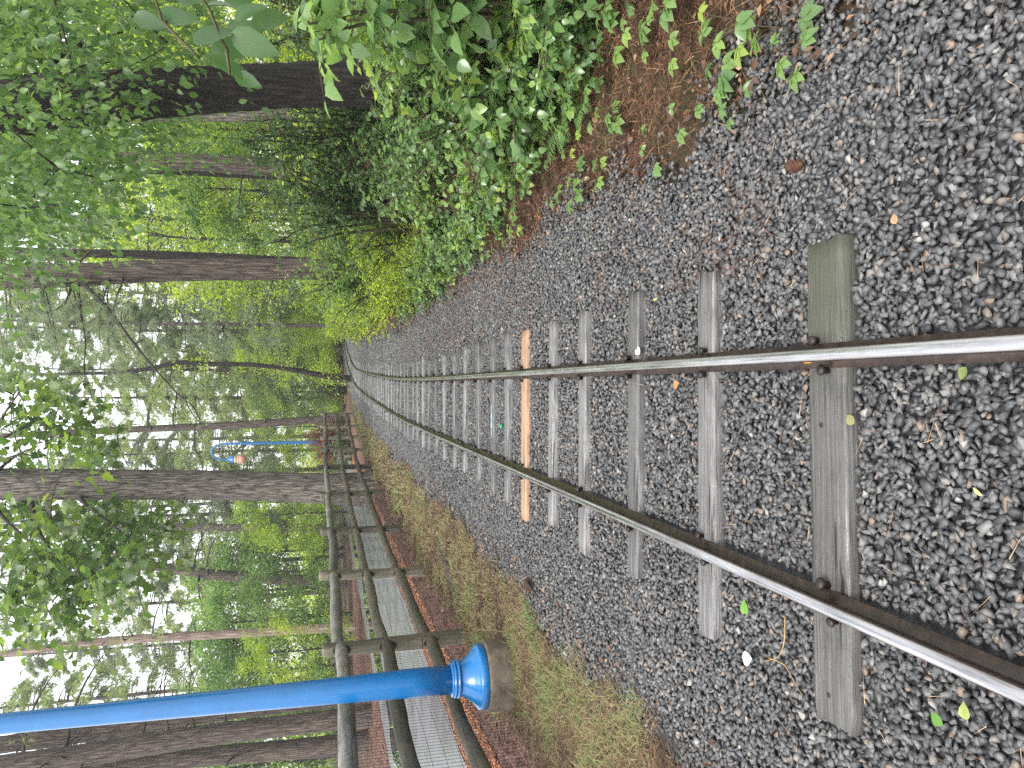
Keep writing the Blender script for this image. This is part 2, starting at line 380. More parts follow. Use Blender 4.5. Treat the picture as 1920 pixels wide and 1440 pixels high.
def strip(name, fl, fr, y0, y1, z, mat, n=160, m=8, bump_h=0.0, seed=1):
    y = np.linspace(y0, y1, n) if y1 - y0 < 20 else y0 + (np.geomspace(1, 1 + y1 - y0, n) - 1)
    t = np.linspace(0, 1, m)[None, :]
    X = fl(y)[:, None] * (1 - t) + fr(y)[:, None] * t; Y = np.repeat(y[:, None], m, 1)
    Z = np.full_like(X, z) + (bump_h * bumpy(X, Y, 2.5, seed) * np.sin(PI * t) if bump_h else 0)
    return tag(build(name, np.stack([X, Y, Z], -1).reshape(-1, 3), grid_faces(n, m), mat, smooth=True), kind='structure')
wob = lambda y, s, a=.06: a * bumpy(y, y * 0 + s, 1.6, int(s) + 5)
bed_l = lambda y: cx(y) - 1.36 + wob(y, 1); bed_r = lambda y: cx(y) + 1.36 + wob(y, 2)
strip('track_bed', lambda y: bed_l(y) - .12, lambda y: bed_r(y) - .16, -3, 80, -.020, MT['bed'], 240, 10)
verge_l = lambda y: cx(y) - 2.27 + wob(y, 7, .10)
strip('grass_verge', verge_l, bed_l, -3, 60, -.010, MT['verge'], 240, 12, .014)
near_path = lambda y: -3.9 + 0 * y + wob(y, 9, .04); far_path = lambda y: -8.25 + 0 * y + wob(y, 11, .05)
strip('mulch_bed', near_path, lambda y: verge_l(y) + .15, 1, 50, -.022, MT['mulch_b'], 160, 10, .008)
strip('mulch_edge', near_path, lambda y: near_path(y) + .66 + wob(y, 4, .05), 1, 50, -.006, MT['mulch_o'], 160, 6)
strip('path', far_path, near_path, 1, 75, .004, MT['path'], 120, 20)
strip('far_mulch_bed', lambda y: -13.4 + .3 * wob(y, 5, 1.0), far_path, 8, 75, -.012, MT['mulch_b'], 120, 10, .01)
def puddle(x0, x1, y0, y1, z, seed):
    n = 90; th = np.arange(n) / n * 2 * PI; r = 1 + .10 * np.sin(3 * th + seed) + .07 * np.sin(7 * th + 2 * seed) + .04 * np.sin(13 * th)
    V = np.stack([(x0 + x1) / 2 + (x1 - x0) / 2 * r * np.cos(th), (y0 + y1) / 2 + (y1 - y0) / 2 * r * np.sin(th), np.full(n, z)], -1)
    V = np.concatenate([V, [[(x0 + x1) / 2, (y0 + y1) / 2, z]]]); j = np.arange(n)
    tag(build('puddle', V, np.stack([j, (j + 1) % n, np.full(n, n)], -1), MT['water']), kind='structure')
puddle(-7.75, -6.0, 9, 17.5, .008, 1); puddle(-7.7, -6.5, 18, 27, .008, 2); puddle(-7.6, -6.6, 28, 40, .008, 4)

# ------------------------------------------------------------------ railway track: rails, sleepers, spikes
track = thing('railway_track', 'narrow gauge railway track on grey timber sleepers, bending right far ahead', 'railway track')
HALF = .355
def offset_line(off, n=420, y0=-2.2, y1=84):
    y = y0 + (np.geomspace(1, 1 + y1 - y0, n) - 1); x = cx(y)
    d = unit(np.stack([np.gradient(x, y), np.ones_like(y)], -1)); return np.stack([x + off * d[:, 1], y - off * d[:, 0]], -1), d
prof = [(-.036, .030), (.036, .030), (.036, .034), (.008, .040), (.006, .044), (.006, .072), (.017, .077), (.0185, .080), (.0185, .0865), (.0155, .0905), (.0095, .0931), (.004, .0938), (-.004, .0938), (-.0095, .0931), (-.0155, .0905), (-.0185, .0865), (-.0185, .080), (-.017, .077), (-.006, .072), (-.006, .044), (-.008, .040), (-.036, .034)]
for side in (-1, 1):
    L, d = offset_line(side * HALF); k = len(prof); n = len(L)
    V = np.array([[(p[0] + a * dd[1], p[1] - a * dd[0], z) for a, z in prof] for p, dd in zip(L, d)]).reshape(-1, 3)
    i = np.arange(n - 1)[:, None] * k; j = np.arange(k)[None, :]
    Q = np.stack([i + (j + 1) % k, i + j, i + k + j, i + k + (j + 1) % k], -1).reshape(-1, 4)
    o = build('rail', V, Q, MT['rail'], track)
    tag(o, 'left steel rail with a shiny worn head' if side < 0 else 'right steel rail with a brown rusty outer face')

SL = [(1.87, .165, 1.40, -.28, -.022), (2.58, .125, 1.39, -.27, -.004), (3.27, .120, 1.345, -.24, .012), (3.98, .115, 1.36, -.27, .01), (4.57, .10, 1.30, -.25, .01),
      (5.23, .135, 1.36, -.30, .012), (5.76, .11, 1.34, -.27, -.01), (6.27, .11, 1.33, -.27, .0), (6.89, .13, 1.32, -.27, .01), (7.56, .11, 1.3, -.26, .02), (8.2, .11, 1.28, -.3, -.01)]
y = 8.9
while y < 50:
    SL.append((y, random.uniform(.10, .14), random.uniform(1.24, 1.38), float(cx(y)) + random.uniform(-.03, .03), random.uniform(-.02, .02) ))
    y += random.uniform(.60, .72) * (1 if y < 20 else 1.0)
def sleeper_mesh(w, l, h, seed):
    r = np.random.default_rng(seed); nx, b = 26, .008
    pr = [(-w / 2, -h), (w / 2, -h), (w / 2, -b), (w / 2 - b * .6, -b * .3), (w / 2 - b * 1.6, 0), (w * .2, .001), (-w * .15, .0005), (-w / 2 + b * 1.6, 0), (-w / 2 + b * .6, -b * .3), (-w / 2, -b)]
    k = len(pr); xs = np.linspace(-l / 2, l / 2, nx); V = []
    for q, x in enumerate(xs):
        e = b * .6 if q in (0, nx - 1) else 0
        for a, z in pr: V.append((x + (.006 * r.normal() if e else 0), a * (1 - e / w) + .0016 * r.normal(), z - e * .5 + .0007 * r.normal() - (.008 * max(0, r.normal() - 1.1) if abs(a) > w * .42 and z > -.01 else 0)))
    i = np.arange(nx - 1)[:, None] * k; j = np.arange(k)[None, :]
    Q = np.stack([i + j, i + (j + 1) % k, i + k + (j + 1) % k, i + k + j], -1).reshape(-1, 4)
    e0 = np.array([list(range(k))[::-1]]); e1 = np.array([[(nx - 1) * k + q for q in range(k)]])
    return np.array(V), [Q[:, ::-1], e0[:, ::-1], e1[:, ::-1]]
def spike_mb():
    m = MB(); lathe(m, [(.011, -.01), (.011, .012), (.017, .014), (.020, .020), (.018, .028), (.010, .032)], 10); return m
SP = {}
spike_me = None
for q, (y, w, l, x, rz) in enumerate(SL):
    far = y > 12
    ang = math.atan2(float(cx(y + .5) - cx(y - .5)), 1.0)
    top = .029 if not far else random.uniform(.012, .030)
    V, F = sleeper_mesh(w, l, .13, q)
    o = build('sleeper', V, F, MT['sleeper_moss'] if q == 0 else MT['sleeper_new'] if q == 5 else MT['sleeper'], track)
    o.location = (x, y, top); o.rotation_euler = (random.uniform(-.01, .01), random.uniform(-.006, .006), rz * -1 - ang)
    if q == 0: tag(o, 'nearest wide sleeper, damp and greenish at its right end')
    if q == 5: tag(o, 'new tan coloured sleeper among the grey ones')
    if q == 7: tag(o, 'grey sleeper with a smear of light blue paint')
    if y < 24:
        for s in (-1, 1):
            for t in (-1, 1):
                if random.random() < .08 and q: continue
                lx = (float(cx(y)) + s * HALF) - x + t * (.047 + random.uniform(-.004, .004))
                ly = random.uniform(-.2, .2) * w
                if spike_me is None:
                    so = spike_mb().build('spike', MT['spike'], o, True); spike_me = so.data
                else: so = link('spike', spike_me, o)
                so.location = (lx, ly, .006); so.rotation_euler = (random.uniform(-.15, .15), random.uniform(-.15, .15), 0)
                f = random.uniform(.75, 1.05); so.scale = (f, f, f)
    if q == 0:                                       # square plug and nail holes in the nearest sleeper
        for px, py in ((.16, .02), (-.35, -.045), (-.62, .01)):
            m = MB(); lathe(m, [(.007, 0), (.008, .0015), (.006, .002)], 8); so = m.build('nail', MT['spike'], o); so.location = (px, py, .001)
    if q == 7:
        m = MB(); n = 12; xs = np.linspace(-.18, .10, n); ww = .018 * (1 + .5 * np.sin(np.arange(n) * 2.1)) * np.sin(np.linspace(.3, PI - .2, n))
        V = np.concatenate([np.stack([xs, ww - .012, np.full(n, .0035)], -1), np.stack([xs, -ww - .012, np.full(n, .0035)], -1)]); j = np.arange(n - 1)
        m.add(V, [np.stack([j + n, j + n + 1, j + 1, j], -1)]); m.build('paint_smear', flat_mat('pale_blue_paint', (.22, .40, .55), .6), o)

# ------------------------------------------------------------------ ballast stones
def hull(seed, n, flat=.72):
    r = np.random.default_rng(seed); p = unit(r.normal(0, 1, (n, 3))) * r.uniform(.82, 1.1, (n, 1)) * np.array([1.25, .92, flat]) * .5
    bm = bmesh.new(); [bm.verts.new(x) for x in p]; g = bmesh.ops.convex_hull(bm, input=bm.verts)
    bmesh.ops.delete(bm, geom=[v for v in bm.verts if not v.link_faces], context='VERTS')
    bmesh.ops.triangulate(bm, faces=bm.faces); bmesh.ops.recalc_face_normals(bm, faces=bm.faces); bm.verts.index_update()
    V = np.array([v.co[:] for v in bm.verts]); F = np.array([[v.index for v in f.verts] for f in bm.faces]); bm.free(); return V, [F]
HULL_HI = [hull(k, 10 + k % 3, .58 + .05 * (k % 6)) for k in range(28)]; HULL_LO = [hull(50 + k, 9) for k in range(12)]
def in_frame(p, margin=120):
    """only the ground the photograph could see (with a margin) is strewn with small things"""
    q = p - CAM; z = q @ FWD; ok = z > .25
    u = 720 + FPX * (q @ RGT) / np.maximum(z, .1); v = 960 + FPX * (q @ DWN) / np.maximum(z, .1)
    return ok & (u > -margin) & (u < 1440 + margin) & (v < 1920 + margin) & (v > -margin)
def jitter_grid(x0, x1, y0, y1, step):
    X, Y = np.meshgrid(np.arange(x0, x1, step), np.arange(y0, y1, step))
    X = X.ravel() + rng.uniform(-.5, .5, X.size) * step * 1.1; Y = Y.ravel() + rng.uniform(-.5, .5, Y.size) * step * 1.1
    return X, Y
def on_sleeper(x, y, grow):
    hit = np.zeros(len(x), bool)
    for sy_, w, l, sx_, rz in SL:
        c = np.abs(y - sy_) < .4
        if sy_ > 12: g = grow - .02
        else: g = grow
        dx = x - sx_; dy = y - sy_ + rz * dx
        hit |= c & (np.abs(dx) < l / 2 + g) & (np.abs(dy) < w / 2 + g)
    return hit
stones = MB()
def strew(step, y0, y1, hulls, smin, smax, lift):
    X, Y = jitter_grid(-2.0, 12, y0, y1, step)
    d = X - cx(Y)
    keep = (d > -1.62) & (d < 1.62)
    X, Y, d = X[keep], Y[keep], d[keep]
    e = np.minimum(d - (bed_l(Y) - cx(Y)), (bed_r(Y) - cx(Y)) - d)
    p_in = np.clip(.55 + e * 4.0 + .45 * bumpy(X, Y, 3.0, 21) + .3 * bumpy(X, Y, 11, 22), 0.03, 1)
    keep = (rng.random(len(X)) < p_in) & ~on_sleeper(X, Y, .006) & (np.abs(np.abs(d) - HALF) > .040)
    X, Y = X[keep], Y[keep]
    P = np.stack([X, Y, lift + rng.uniform(-.010, .006, len(X)) + .006 * bumpy(X, Y, 3.5, 8)], -1)
    P = P[in_frame(P, 650 if y0 < 8 else 300)]; N = len(P)
    s = rng.gamma(7, 1 / 7, N) * (smax - smin) * .55 + smin
    tint = np.clip(rng.beta(2.2, 2.6, N) * .86, 0, 1); odd = rng.random(N); tint = np.where(odd < .05, rng.uniform(.84, .96, N), tint); tint = np.where(odd > .993, 1.0, tint)
    ax = unit(rng.normal(0, 1, (N, 3)) * (1, 1, .35)); nr = unit(rng.normal(0, .55, (N, 3)) + (0, 0, 1))
    pick = rng.integers(0, len(hulls), N)
    for k, (tv, tf) in enumerate(hulls):
        m = pick == k; stamp(stones, tv, tf, P[m], ax[m], nr[m], s[m], tint[m])
strew(.0165, .75, 3.4, HULL_HI, .016, .036, -.006)
strew(.0195, 3.4, 7.5, HULL_HI, .018, .036, -.006)
strew(.026, 7.5, 16, HULL_LO, .026, .044, -.007)
strew(.048, 16, 34, HULL_LO, .042, .07, -.010)
strew(.075, 34, 62, HULL_LO, .06, .10, -.012)
tag(stones.build('ballast_gravel', MT['stone']), 'loose dark grey crushed stone ballast around the sleepers', 'gravel', kind='stuff')

# ------------------------------------------------------------------ litter: pine straw, verge grass, mulch chips
def lie_down(mb, X, Y, z, length, width, tint, lift=.25, tmpl=NEEDLE):
    P = np.stack([X, Y, z], -1); m = in_frame(P, 400); P = P[m]; N = len(P)
    th = rng.uniform(0, 2 * PI, N); a = np.stack([np.cos(th), np.sin(th), rng.normal(lift * .3, lift, N)], -1)
    sel = lambda q: np.broadcast_to(q, (len(m),))[m]
    ln = sel(length); stamp(mb, *tmpl, P, a, np.tile([0, 0, 1.0], (N, 1)) + rng.normal(0, .3, (N, 3)), ln, sel(tint), sel(width) / ln)
straw = MB()
for n, x0, x1, y0, y1, wd in ((42000, .85, 3.2, 1.2, 4.5, .0024), (30000, .85, 3.6, 4.5, 10, .004), (9000, .7, 3.8, 10, 26, .008)):
    X = rng.uniform(x0, x1, n); Y = rng.uniform(y0, y1, n); d = X - cx(Y) - 1.36
    k = rng.random(n) < np.clip(.35 + d * 3.2 + .4 * bumpy(X, Y, 2.2, 31), 0.02, 1); X, Y = X[k], Y[k]
    lie_down(straw, X, Y, hgt(X, Y) + .012 + rng.uniform(0, .02, len(X)), rng.uniform(.05, .13, len(X)), wd, np.clip(rng.beta(1.5, 1.9, len(X)) * 1.03, 0, 1), .30)
n = 900                                               # a few needles strewn over the stones
X = rng.uniform(-1.6, 1.3, n); Y = rng.uniform(1, 7, n)
k = ~on_sleeper(X, Y, 0) | (rng.random(n) < .3); X, Y = X[k], Y[k]
lie_down(straw, X, Y, np.full(len(X), .022), rng.uniform(.04, .10, len(X)), .0018, np.where(rng.random(len(X)) < .45, 1.0, .7), .08)
litter = MB()                                         # small brown dead leaves and bark flakes
for n, x0, x1, y0, y1, sz in ((5200, .95, 3.2, 1.4, 6, .036), (3200, .95, 3.6, 6, 16, .055), (3800, -2.9, -1.35, 1.6, 8, .032), (3200, -2.9, -1.35, 8, 24, .06)):
    X = rng.uniform(x0, x1, n); Y = rng.uniform(y0, y1, n); P = np.stack([X, Y, np.maximum(hgt(X, Y), -.012) + .022], -1); P = P[in_frame(P, 120)]; N = len(P); th = rng.uniform(0, 2 * PI, N)
    stamp(litter, *LEAF2, P, np.stack([np.cos(th), np.sin(th), rng.normal(0, .35, N)], -1), np.tile([0, 0, 1.0], (N, 1)) + rng.normal(0, .5, (N, 3)), sz * rng.uniform(.35, 1.3, N), np.clip(rng.beta(1.4, 1.6, N), 0, 1), rng.uniform(.3, 1.2, N))
tag(litter.build('leaf_litter', tint_mat('dead_leaf', [(0, (.025, .013, .009)), (.4, (.075, .036, .022)), (.75, (.16, .085, .045)), (1, (.33, .22, .12))], .6, .4)), 'brown dead leaves and bark flakes on the banks', 'leaf litter', kind='stuff')
n = 9000
Y = 2.2 + 12 * rng.random(n) ** 1.4; X = cx(Y) + 1.40 - .75 * rng.random(n) ** 1.6; k = rng.random(n) < .45 + .5 * bumpy(X, Y, 2.6, 33); X, Y = X[k], Y[k]
lie_down(straw, X, Y, np.full(len(X), .016), rng.uniform(.04, .11, len(X)), np.where(Y < 5, .0022, .004), np.clip(rng.beta(1.5, 2.2, len(X)), 0, 1), .12)
tag(straw.build('pine_straw', MT['straw']), 'reddish brown fallen pine needles along the right bank', 'pine straw', kind='stuff')

grass = MB()
for n, y0, y1, wd, ln in ((46000, 1.6, 6, .0024, .085), (40000, 6, 13, .005, .10), (26000, 13, 34, .011, .12)):
    Y = rng.uniform(y0, y1, n); t = rng.random(n); X = verge_l(Y) - .12 + t * (bed_l(Y) + .16 - verge_l(Y) + .12)
    g = bumpy(X, Y, 1.7, 41); e = np.minimum(t, 1 - t)
    k = rng.random(n) < np.clip(e * 5 + .22 + .75 * bumpy(X, Y, 3.4, 43) + .35 * bumpy(X, Y, 9, 44), .02, 1); X, Y, g = X[k], Y[k], g[k]
    tint = np.clip(.30 + .17 * g + .26 * bumpy(X, Y, 6.5, 47) + rng.normal(0, .30, len(X)), 0, 1)
    up = np.where(tint > .55, .45, .12)
    P = np.stack([X, Y, np.full(len(X), -.006)], -1); m = in_frame(P, 400); P, tint, up = P[m], tint[m], up[m]; N = len(P)
    th = rng.uniform(0, 2 * PI, N); a = np.stack([np.cos(th), np.sin(th), np.abs(rng.normal(0, 1, N)) * up + .05], -1)
    L = rng.uniform(.4, 1.4, N) * ln * np.where(rng.random(N) < .06, 1.7, 1)
    stamp(grass, *BLADE, P + (0, 0, .01), a, np.tile([0, 0, 1.0], (N, 1)) + rng.normal(0, .25, (N, 3)), L, tint, wd / L)
tag(grass.build('verge_grass', MT['grass']), 'straw coloured and green cut grass on the left verge', 'grass', kind='stuff')

chips = MB()
CH = [hull(200 + k, 8, .3) for k in range(6)]
for n, x0, x1, y0, y1, s, lo, hi in ((12000, -3.9, -2.4, 4, 11, .045, 0, .55), (7500, -3.92, -3.2, 4, 11, .05, .6, 1), (9000, -3.9, -2.3, 11, 26, .08, 0, .5), (4500, -3.92, -3.2, 11, 26, .08, .6, 1), (9000, -13, -8.3, 13, 34, .10, .15, .6)):
    X = rng.uniform(x0, x1, n); Y = rng.uniform(y0, y1, n); P = np.stack([X, Y, np.full(n, -.008) + rng.uniform(0, .015, n)], -1)
    P = P[in_frame(P, 150)]; N = len(P); th = rng.uniform(0, 2 * PI, N); a = np.stack([np.cos(th), np.sin(th), rng.normal(0, .2, N)], -1); pick = rng.integers(0, 6, N)
    for k, (tv, tf) in enumerate(CH):
        m = pick == k; stamp(chips, tv * np.array([1, .45, .6]), tf, P[m], a[m], np.tile([0, 0, 1.0], (m.sum(), 1)) + rng.normal(0, .3, (m.sum(), 3)), s * rng.uniform(.5, 1.2, m.sum()), rng.uniform(lo, hi, m.sum()))
tag(chips.build('mulch_chips', MT['chip']), 'orange and brown shredded wood mulch beside the wet path', 'mulch', kind='stuff')

# ------------------------------------------------------------------ fence
FP = [(4.15, -2.62), (7.75, -2.67), (10.9, -2.72), (14.3, -2.75), (18.2, -2.62), (22.4, -2.42), (25.7, -2.22), (28.9, -2.02), (31.6, -1.75), (34.9, -1.38)]
FH = [1.46, 1.46, 1.50, 1.48, 1.50, 1.58, 1.50, 1.5, 1.5, 1.48]
fence = thing('rail_fence', 'weathered log rail fence with three rails and wire mesh along the gravel verge', 'fence', (FP[1][1], FP[1][0], -.02))
f0 = np.array([FP[1][1], FP[1][0], -.02])
def post_mb(h, seed):
    """a split post: rounded square section, a little twisted, worn rounded top"""
    r = np.random.default_rng(seed); m = MB(); n = 22; seg = 16
    th = np.arange(seg) / seg * 2 * PI + PI / 4
    sq = (np.abs(np.cos(th)) ** 5 + np.abs(np.sin(th)) ** 5) ** (-1 / 5)
    zs = np.concatenate([np.linspace(-.15, h - .05, n - 3), [h - .02, h - .004, h]]); V = []
    for k, z in enumerate(zs):
        s = (.072 + .006 * math.sin(z * 3 + seed)) * (1 if k < n - 3 else [.98, .86, .5][k - n + 3]); tw = .08 * math.sin(z * 1.4 + seed)
        ox = .012 * math.sin(z * 2.1 + seed * 2)
        for a, q in zip(th, sq):
            rr = s * q * (1 + .03 * r.normal()); V.append((rr * math.cos(a + tw) * .92 + ox, rr * math.sin(a + tw) * 1.12, z))
    V = np.array(V); i = np.arange(n - 1)[:, None] * seg; j = np.arange(seg)[None, :]; k = (j + 1) % seg
    Q = np.stack([i + j, i + k, i + seg + k, i + seg + j], -1).reshape(-1, 4)
    V = np.concatenate([V, [V[-seg:].mean(0) + (0, 0, .003)]]); jj = np.arange(seg)
    m.add(V, [Q, np.stack([(n - 1) * seg + jj, (n - 1) * seg + (jj + 1) % seg, np.full(seg, n * seg)], -1)]); return m
RH = (.34, .79, 1.25)
for k, ((y, x), h) in enumerate(zip(FP, FH)):
    o = post_mb(h, k).build('post', MT['fence_post'], fence, True); o.location = Vector((x, y, -.02)) - Vector(f0)
    yn, xn = FP[k - 1] if k else (FP[1][0] * 2, 0)
    for q, z in enumerate(RH):                       # dark cap painting the shade inside each rail's mortise on the near face
        m = MB(); sl = np.arange(14) / 14 * 2 * PI
        prof_ = np.stack([.052 * np.cos(sl), np.zeros(14), .088 * np.sin(sl)], -1)
        V = np.concatenate([prof_ + (0, -.002, 0), prof_ + (0, .03, 0)]); j = np.arange(14); jn = (j + 1) % 14
        m.add(V, [np.stack([j, jn, jn + 14, j + 14], -1), ]); m.add(prof_ + (0, -.002, 0), [np.array([list(range(14))])])
        so = m.build('slot_shade', MT['hole_shade'], o); so.location = (0, -.0835, z + .02 + (h - 1.46) * .3)
for k in range(len(FP) - 1):
    (y0, x0), (y1, x1) = FP[k], FP[k + 1]
    for q, z in enumerate(RH):
        r = np.random.default_rng(100 + k * 7 + q)
        za = z + (FH[k] - 1.46) * .3 + .02; zb = z + (FH[k + 1] - 1.46) * .3 + .02
        n = 26; t = np.linspace(-.035, 1.03, n)
        p = np.stack([x0 + (x1 - x0) * t, y0 + (y1 - y0) * t, za + (zb - za) * t + r.uniform(-.03, .03) * np.sin(PI * t) + .012 * np.sin(5 * t + k)], -1)
        p[:, 0] += r.uniform(-.04, .04) * np.sin(PI * t) + .010 * np.sin(7 * t + q) - .012 + .024 * (t > .5)
        L = (y1 - y0); e = np.minimum(np.clip((t + .035) * L / .32, 0, 1), np.clip((1.03 - t) * L / .32, 0, 1))
        rad = (.024 + (.058 if q < 2 else .064) * .62 * np.sqrt(e) * r.uniform(.95, 1.12)) + .004 * np.sin(9 * t + q * 2)
        m = MB(); tube(m, p - f0, rad, 14, .02, r=r)
        m.build('rail', MT['fence_top'] if q == 2 else MT['fence'], fence, True)
for k in range(0, 4):                                # welded wire mesh on the far side of the first bays
    (y0, x0), (y1, x1) = FP[k], FP[k + 1]; m = MB()
    L = math.hypot(x1 - x0, y1 - y0); nv = int(L / .052); w = .0011 if k < 2 else .0017
    a = np.array([x0 - .088, y0, 0]) - f0; b = np.array([x1 - .088, y1, 0]) - f0; d = (b - a) / L; nrm = np.array([d[1], -d[0], 0])
    def bar(p, q, ww, ax):
        s = np.cross(unit(q - p), ax); c = [s * ww + ax * ww, -s * ww + ax * ww, -s * ww - ax * ww, s * ww - ax * ww]
        V = np.array([p + x for x in c] + [q + x for x in c]); m.add(V, [np.array([(0, 1, 5, 4), (1, 2, 6, 5), (2, 3, 7, 6), (3, 0, 4, 7)])])
    for t in np.linspace(0, 1, nv + 1)[:-1]:
        wv = .006 * math.sin(t * 23 + k); bar(a + (b - a) * t + nrm * wv + (0, 0, .0), a + (b - a) * t + nrm * wv + np.array([0, 0, 1.385 + .012 * math.sin(t * 9)]), w, nrm)
    for z in np.arange(.05, 1.4, .104):
        for t in range(8):
            p, q = a + (b - a) * t / 8, a + (b - a) * (t + 1) / 8
            bar(p + nrm * .006 * math.sin(t / 8 * 23 + k) + np.array([0, 0, z + .01 * math.sin(t / 8 * 9)]), q + nrm * .006 * math.sin((t + 1) / 8 * 23 + k) + np.array([0, 0, z + .01 * math.sin((t + 1) / 8 * 9)]), w * 1.1, nrm)
    m.build('wire_mesh', MT['wire'], fence)

# ------------------------------------------------------------------ lamp posts
def lamp_post(label, loc, rz, s=1.0, stout=1.0):
    t = thing('lamp_post', label, 'lamp post', loc, rz)
    m = MB(); lathe(m, [(.262, -.2), (.272, .05), (.270, .16), (.268, .215), (.262, .226), (.240, .231)], 56); f = m.build('concrete_footing', MT['concrete'], t, True)
    m = MB(); lathe(m, [(.232, .230), (.243, .234), (.246, .246), (.246, .282), (.240, .292), (.228, .296), (.219, .306), (.190, .330), (.162, .360), (.142, .392), (.129, .420), (.124, .432)], 64)
    b = m.build('flared_base', MT['blue'], t, True)
    m = MB(); lathe(m, [(.122, 0.428), (.138, 0.430), (.147, 0.437), (.147, 0.447), (.139, 0.453), (.133, 0.457), (.140, 0.462), (.143, 0.470), (.140, 0.478), (.130, 0.483), (.134, 0.488), (.132, 0.495), (.112, 0.500)], 64); m.build('collar', MT['blue'], t, True)
    m = MB(); lathe(m, [(r_ * (1 + (stout - 1) * min(h_ / 2, 1)), h_) for r_, h_ in ((.110, .490), (.1075, .8), (.094, 1.4), (.083, 2.2), (.070, 3.3), (.062, 5.0), (.06, 6.3), (.058, 6.34), (.04, 6.42))], 48); m.build('pole', MT['blue'], t, True)
    ap = spline([(0, 0, 6.35), (0, 0, 7.0), (.05, 0, 7.55), (.32, 0, 8.0), (.62, 0, 8.05), (.92, 0, 7.75), (.98, 0, 7.3), (.98, 0, 7.1)], 40)
    m = MB(); tube(m, ap, np.linspace(.055, .045, 40) * stout ** .5, 12); m.build('curved_arm', MT['blue'], t, True)
    m = MB(); lathe(m, [(.05, .02), (.14, 0), (.15, -.14), (.19, -.16), (.24, -.33), (.25, -.36), (.23, -.37)], 32, (.98, 0, 7.12)); h = m.build('lamp_shade', MT['blue'], t, True)
    m = MB(); lathe(m, [(.19, -.37), (.23, -.38), (.23, -.52), (.20, -.54), (.26, -.58), (.27, -.62), (.25, -.64)], 32, (.98, 0, 7.12)); m.build('ring', MT['gold'], h, True)
    m = MB(); lathe(m, [(.24, -.64), (.27, -.70), (.27, -.84), (.22, -.98), (.12, -1.07), (.02, -1.10)], 32, (.98, 0, 7.12)); m.build('globe', MT['globe'], t, True)
    return t
p = ground_at(177, 953)
near_lamp = lamp_post('thick bright blue lamp post on a round concrete footing beside the fence', (p[0], p[1], -.03), -2.4)
p = at_depth(612, 640, 49.5)
lamp_post('distant blue lamp post with a curved arm and hanging orange globe lamp', (p[0], p[1], -.03), PI, .9, 1.45)

# ------------------------------------------------------------------ plants: generators
def rnd_dirs(r, n): return unit(r.normal(0, 1, (n, 3)))
def clump_leaves(mb, r, C, R, per, tmpl, size, tint=.5, tvar=.16, droop=.35, up=1.0, flat=.6, ctint=.14, wide=1.0):
    """leaves in many loose clumps: C centres, R radii"""
    C = np.asarray(C, dtype=float); M_ = len(C); R = np.broadcast_to(R, (M_,))
    n = np.maximum((per * np.ones(M_)).astype(int), 1); idx = np.repeat(np.arange(M_), n); N = len(idx)
    o = r.normal(0, .55, (N, 3)); o[:, 2] *= flat
    P = C[idx] + o * R[idx][:, None]
    a = unit(o + r.normal(0, .5, (N, 3))) ; a[:, 2] -= droop * r.uniform(.3, 1.8, N)
    nr = r.normal(0, .55, (N, 3)) + (0, 0, up)
    t = np.clip(tint + (r.normal(0, ctint, M_))[idx] + r.normal(0, tvar, N), 0, 1)
    stamp(mb, *tmpl, P, a, nr, size * r.uniform(.6, 1.25, N), t, wide)
def limb(mb, r, a, b, r0, r1, sag=.1, n=9, seg=6):
    a = np.asarray(a, float); b = np.asarray(b, float); t = np.linspace(0, 1, n)[:, None]; L = np.linalg.norm(b - a)
    p = a + (b - a) * t + np.array([0, 0, sag * L]) * np.sin(PI * t) + np.cumsum(r.normal(0, .02 * L, (n, 3)), 0) * t * (1 - t) * 2
    tube(mb, p, r0 + (r1 - r0) * t[:, 0] ** .8, seg); return p
def trunk_mb(pts, rad, seg=20, rough=.025, flare=1.45, seed=1, n=70):
    """pts from base to top; ridged, slightly irregular, flared at the base"""
    r = np.random.default_rng(seed); pr = spline(np.concatenate([np.asarray(pts, float), np.asarray(rad, float)[:, None]], 1), n)
    p, R = pr[:, :3], pr[:, 3]; h = p[:, 2] - p[0, 2]; R = R * (1 + (flare - 1) * np.exp(-h / (R[0] * 2.2)))
    m = MB(); th = np.arange(seg) / seg * 2 * PI; a = r.uniform(0, 6, 8)
    lump = 1 + rough * (np.sin(3 * th[None] + a[0] + h[:, None] * .25) + .8 * np.sin(7 * th[None] + a[1] + .4 * np.sin(h[:, None])) + 1.1 * r.normal(0, .6, (n, seg))) + .05 * np.exp(-h / .5)[:, None] * np.sin(5 * th[None] + a[2])
    V = p[:, None] + (R[:, None] * lump)[:, :, None] * np.stack([np.cos(th), np.sin(th), 0 * th], -1)[None]
    i = np.arange(n - 1)[:, None] * seg; j = np.arange(seg)[None]; k = (j + 1) % seg
    m.add(V.reshape(-1, 3), [np.stack([i + j, i + k, i + seg + k, i + seg + j], -1).reshape(-1, 4)]); return m
def needles(mb, r, P, D, k, ln, wd, tint, droop=.75):
    """k needles at each point P, fanned about direction D"""
    N = len(P); idx = np.repeat(np.arange(N), k); a = unit(D[idx] * .7 + r.normal(0, .55, (N * k, 3))); a[:, 2] -= droop * r.uniform(.2, 1.4, N * k)
    L = ln * r.uniform(.6, 1.2, N * k); stamp(mb, *NEEDLE, P[idx] + r.normal(0, .02, (N * k, 3)), a, rnd_dirs(r, N * k), L, np.clip(tint[idx] + r.normal(0, .12, N * k), 0, 1), wd / L)
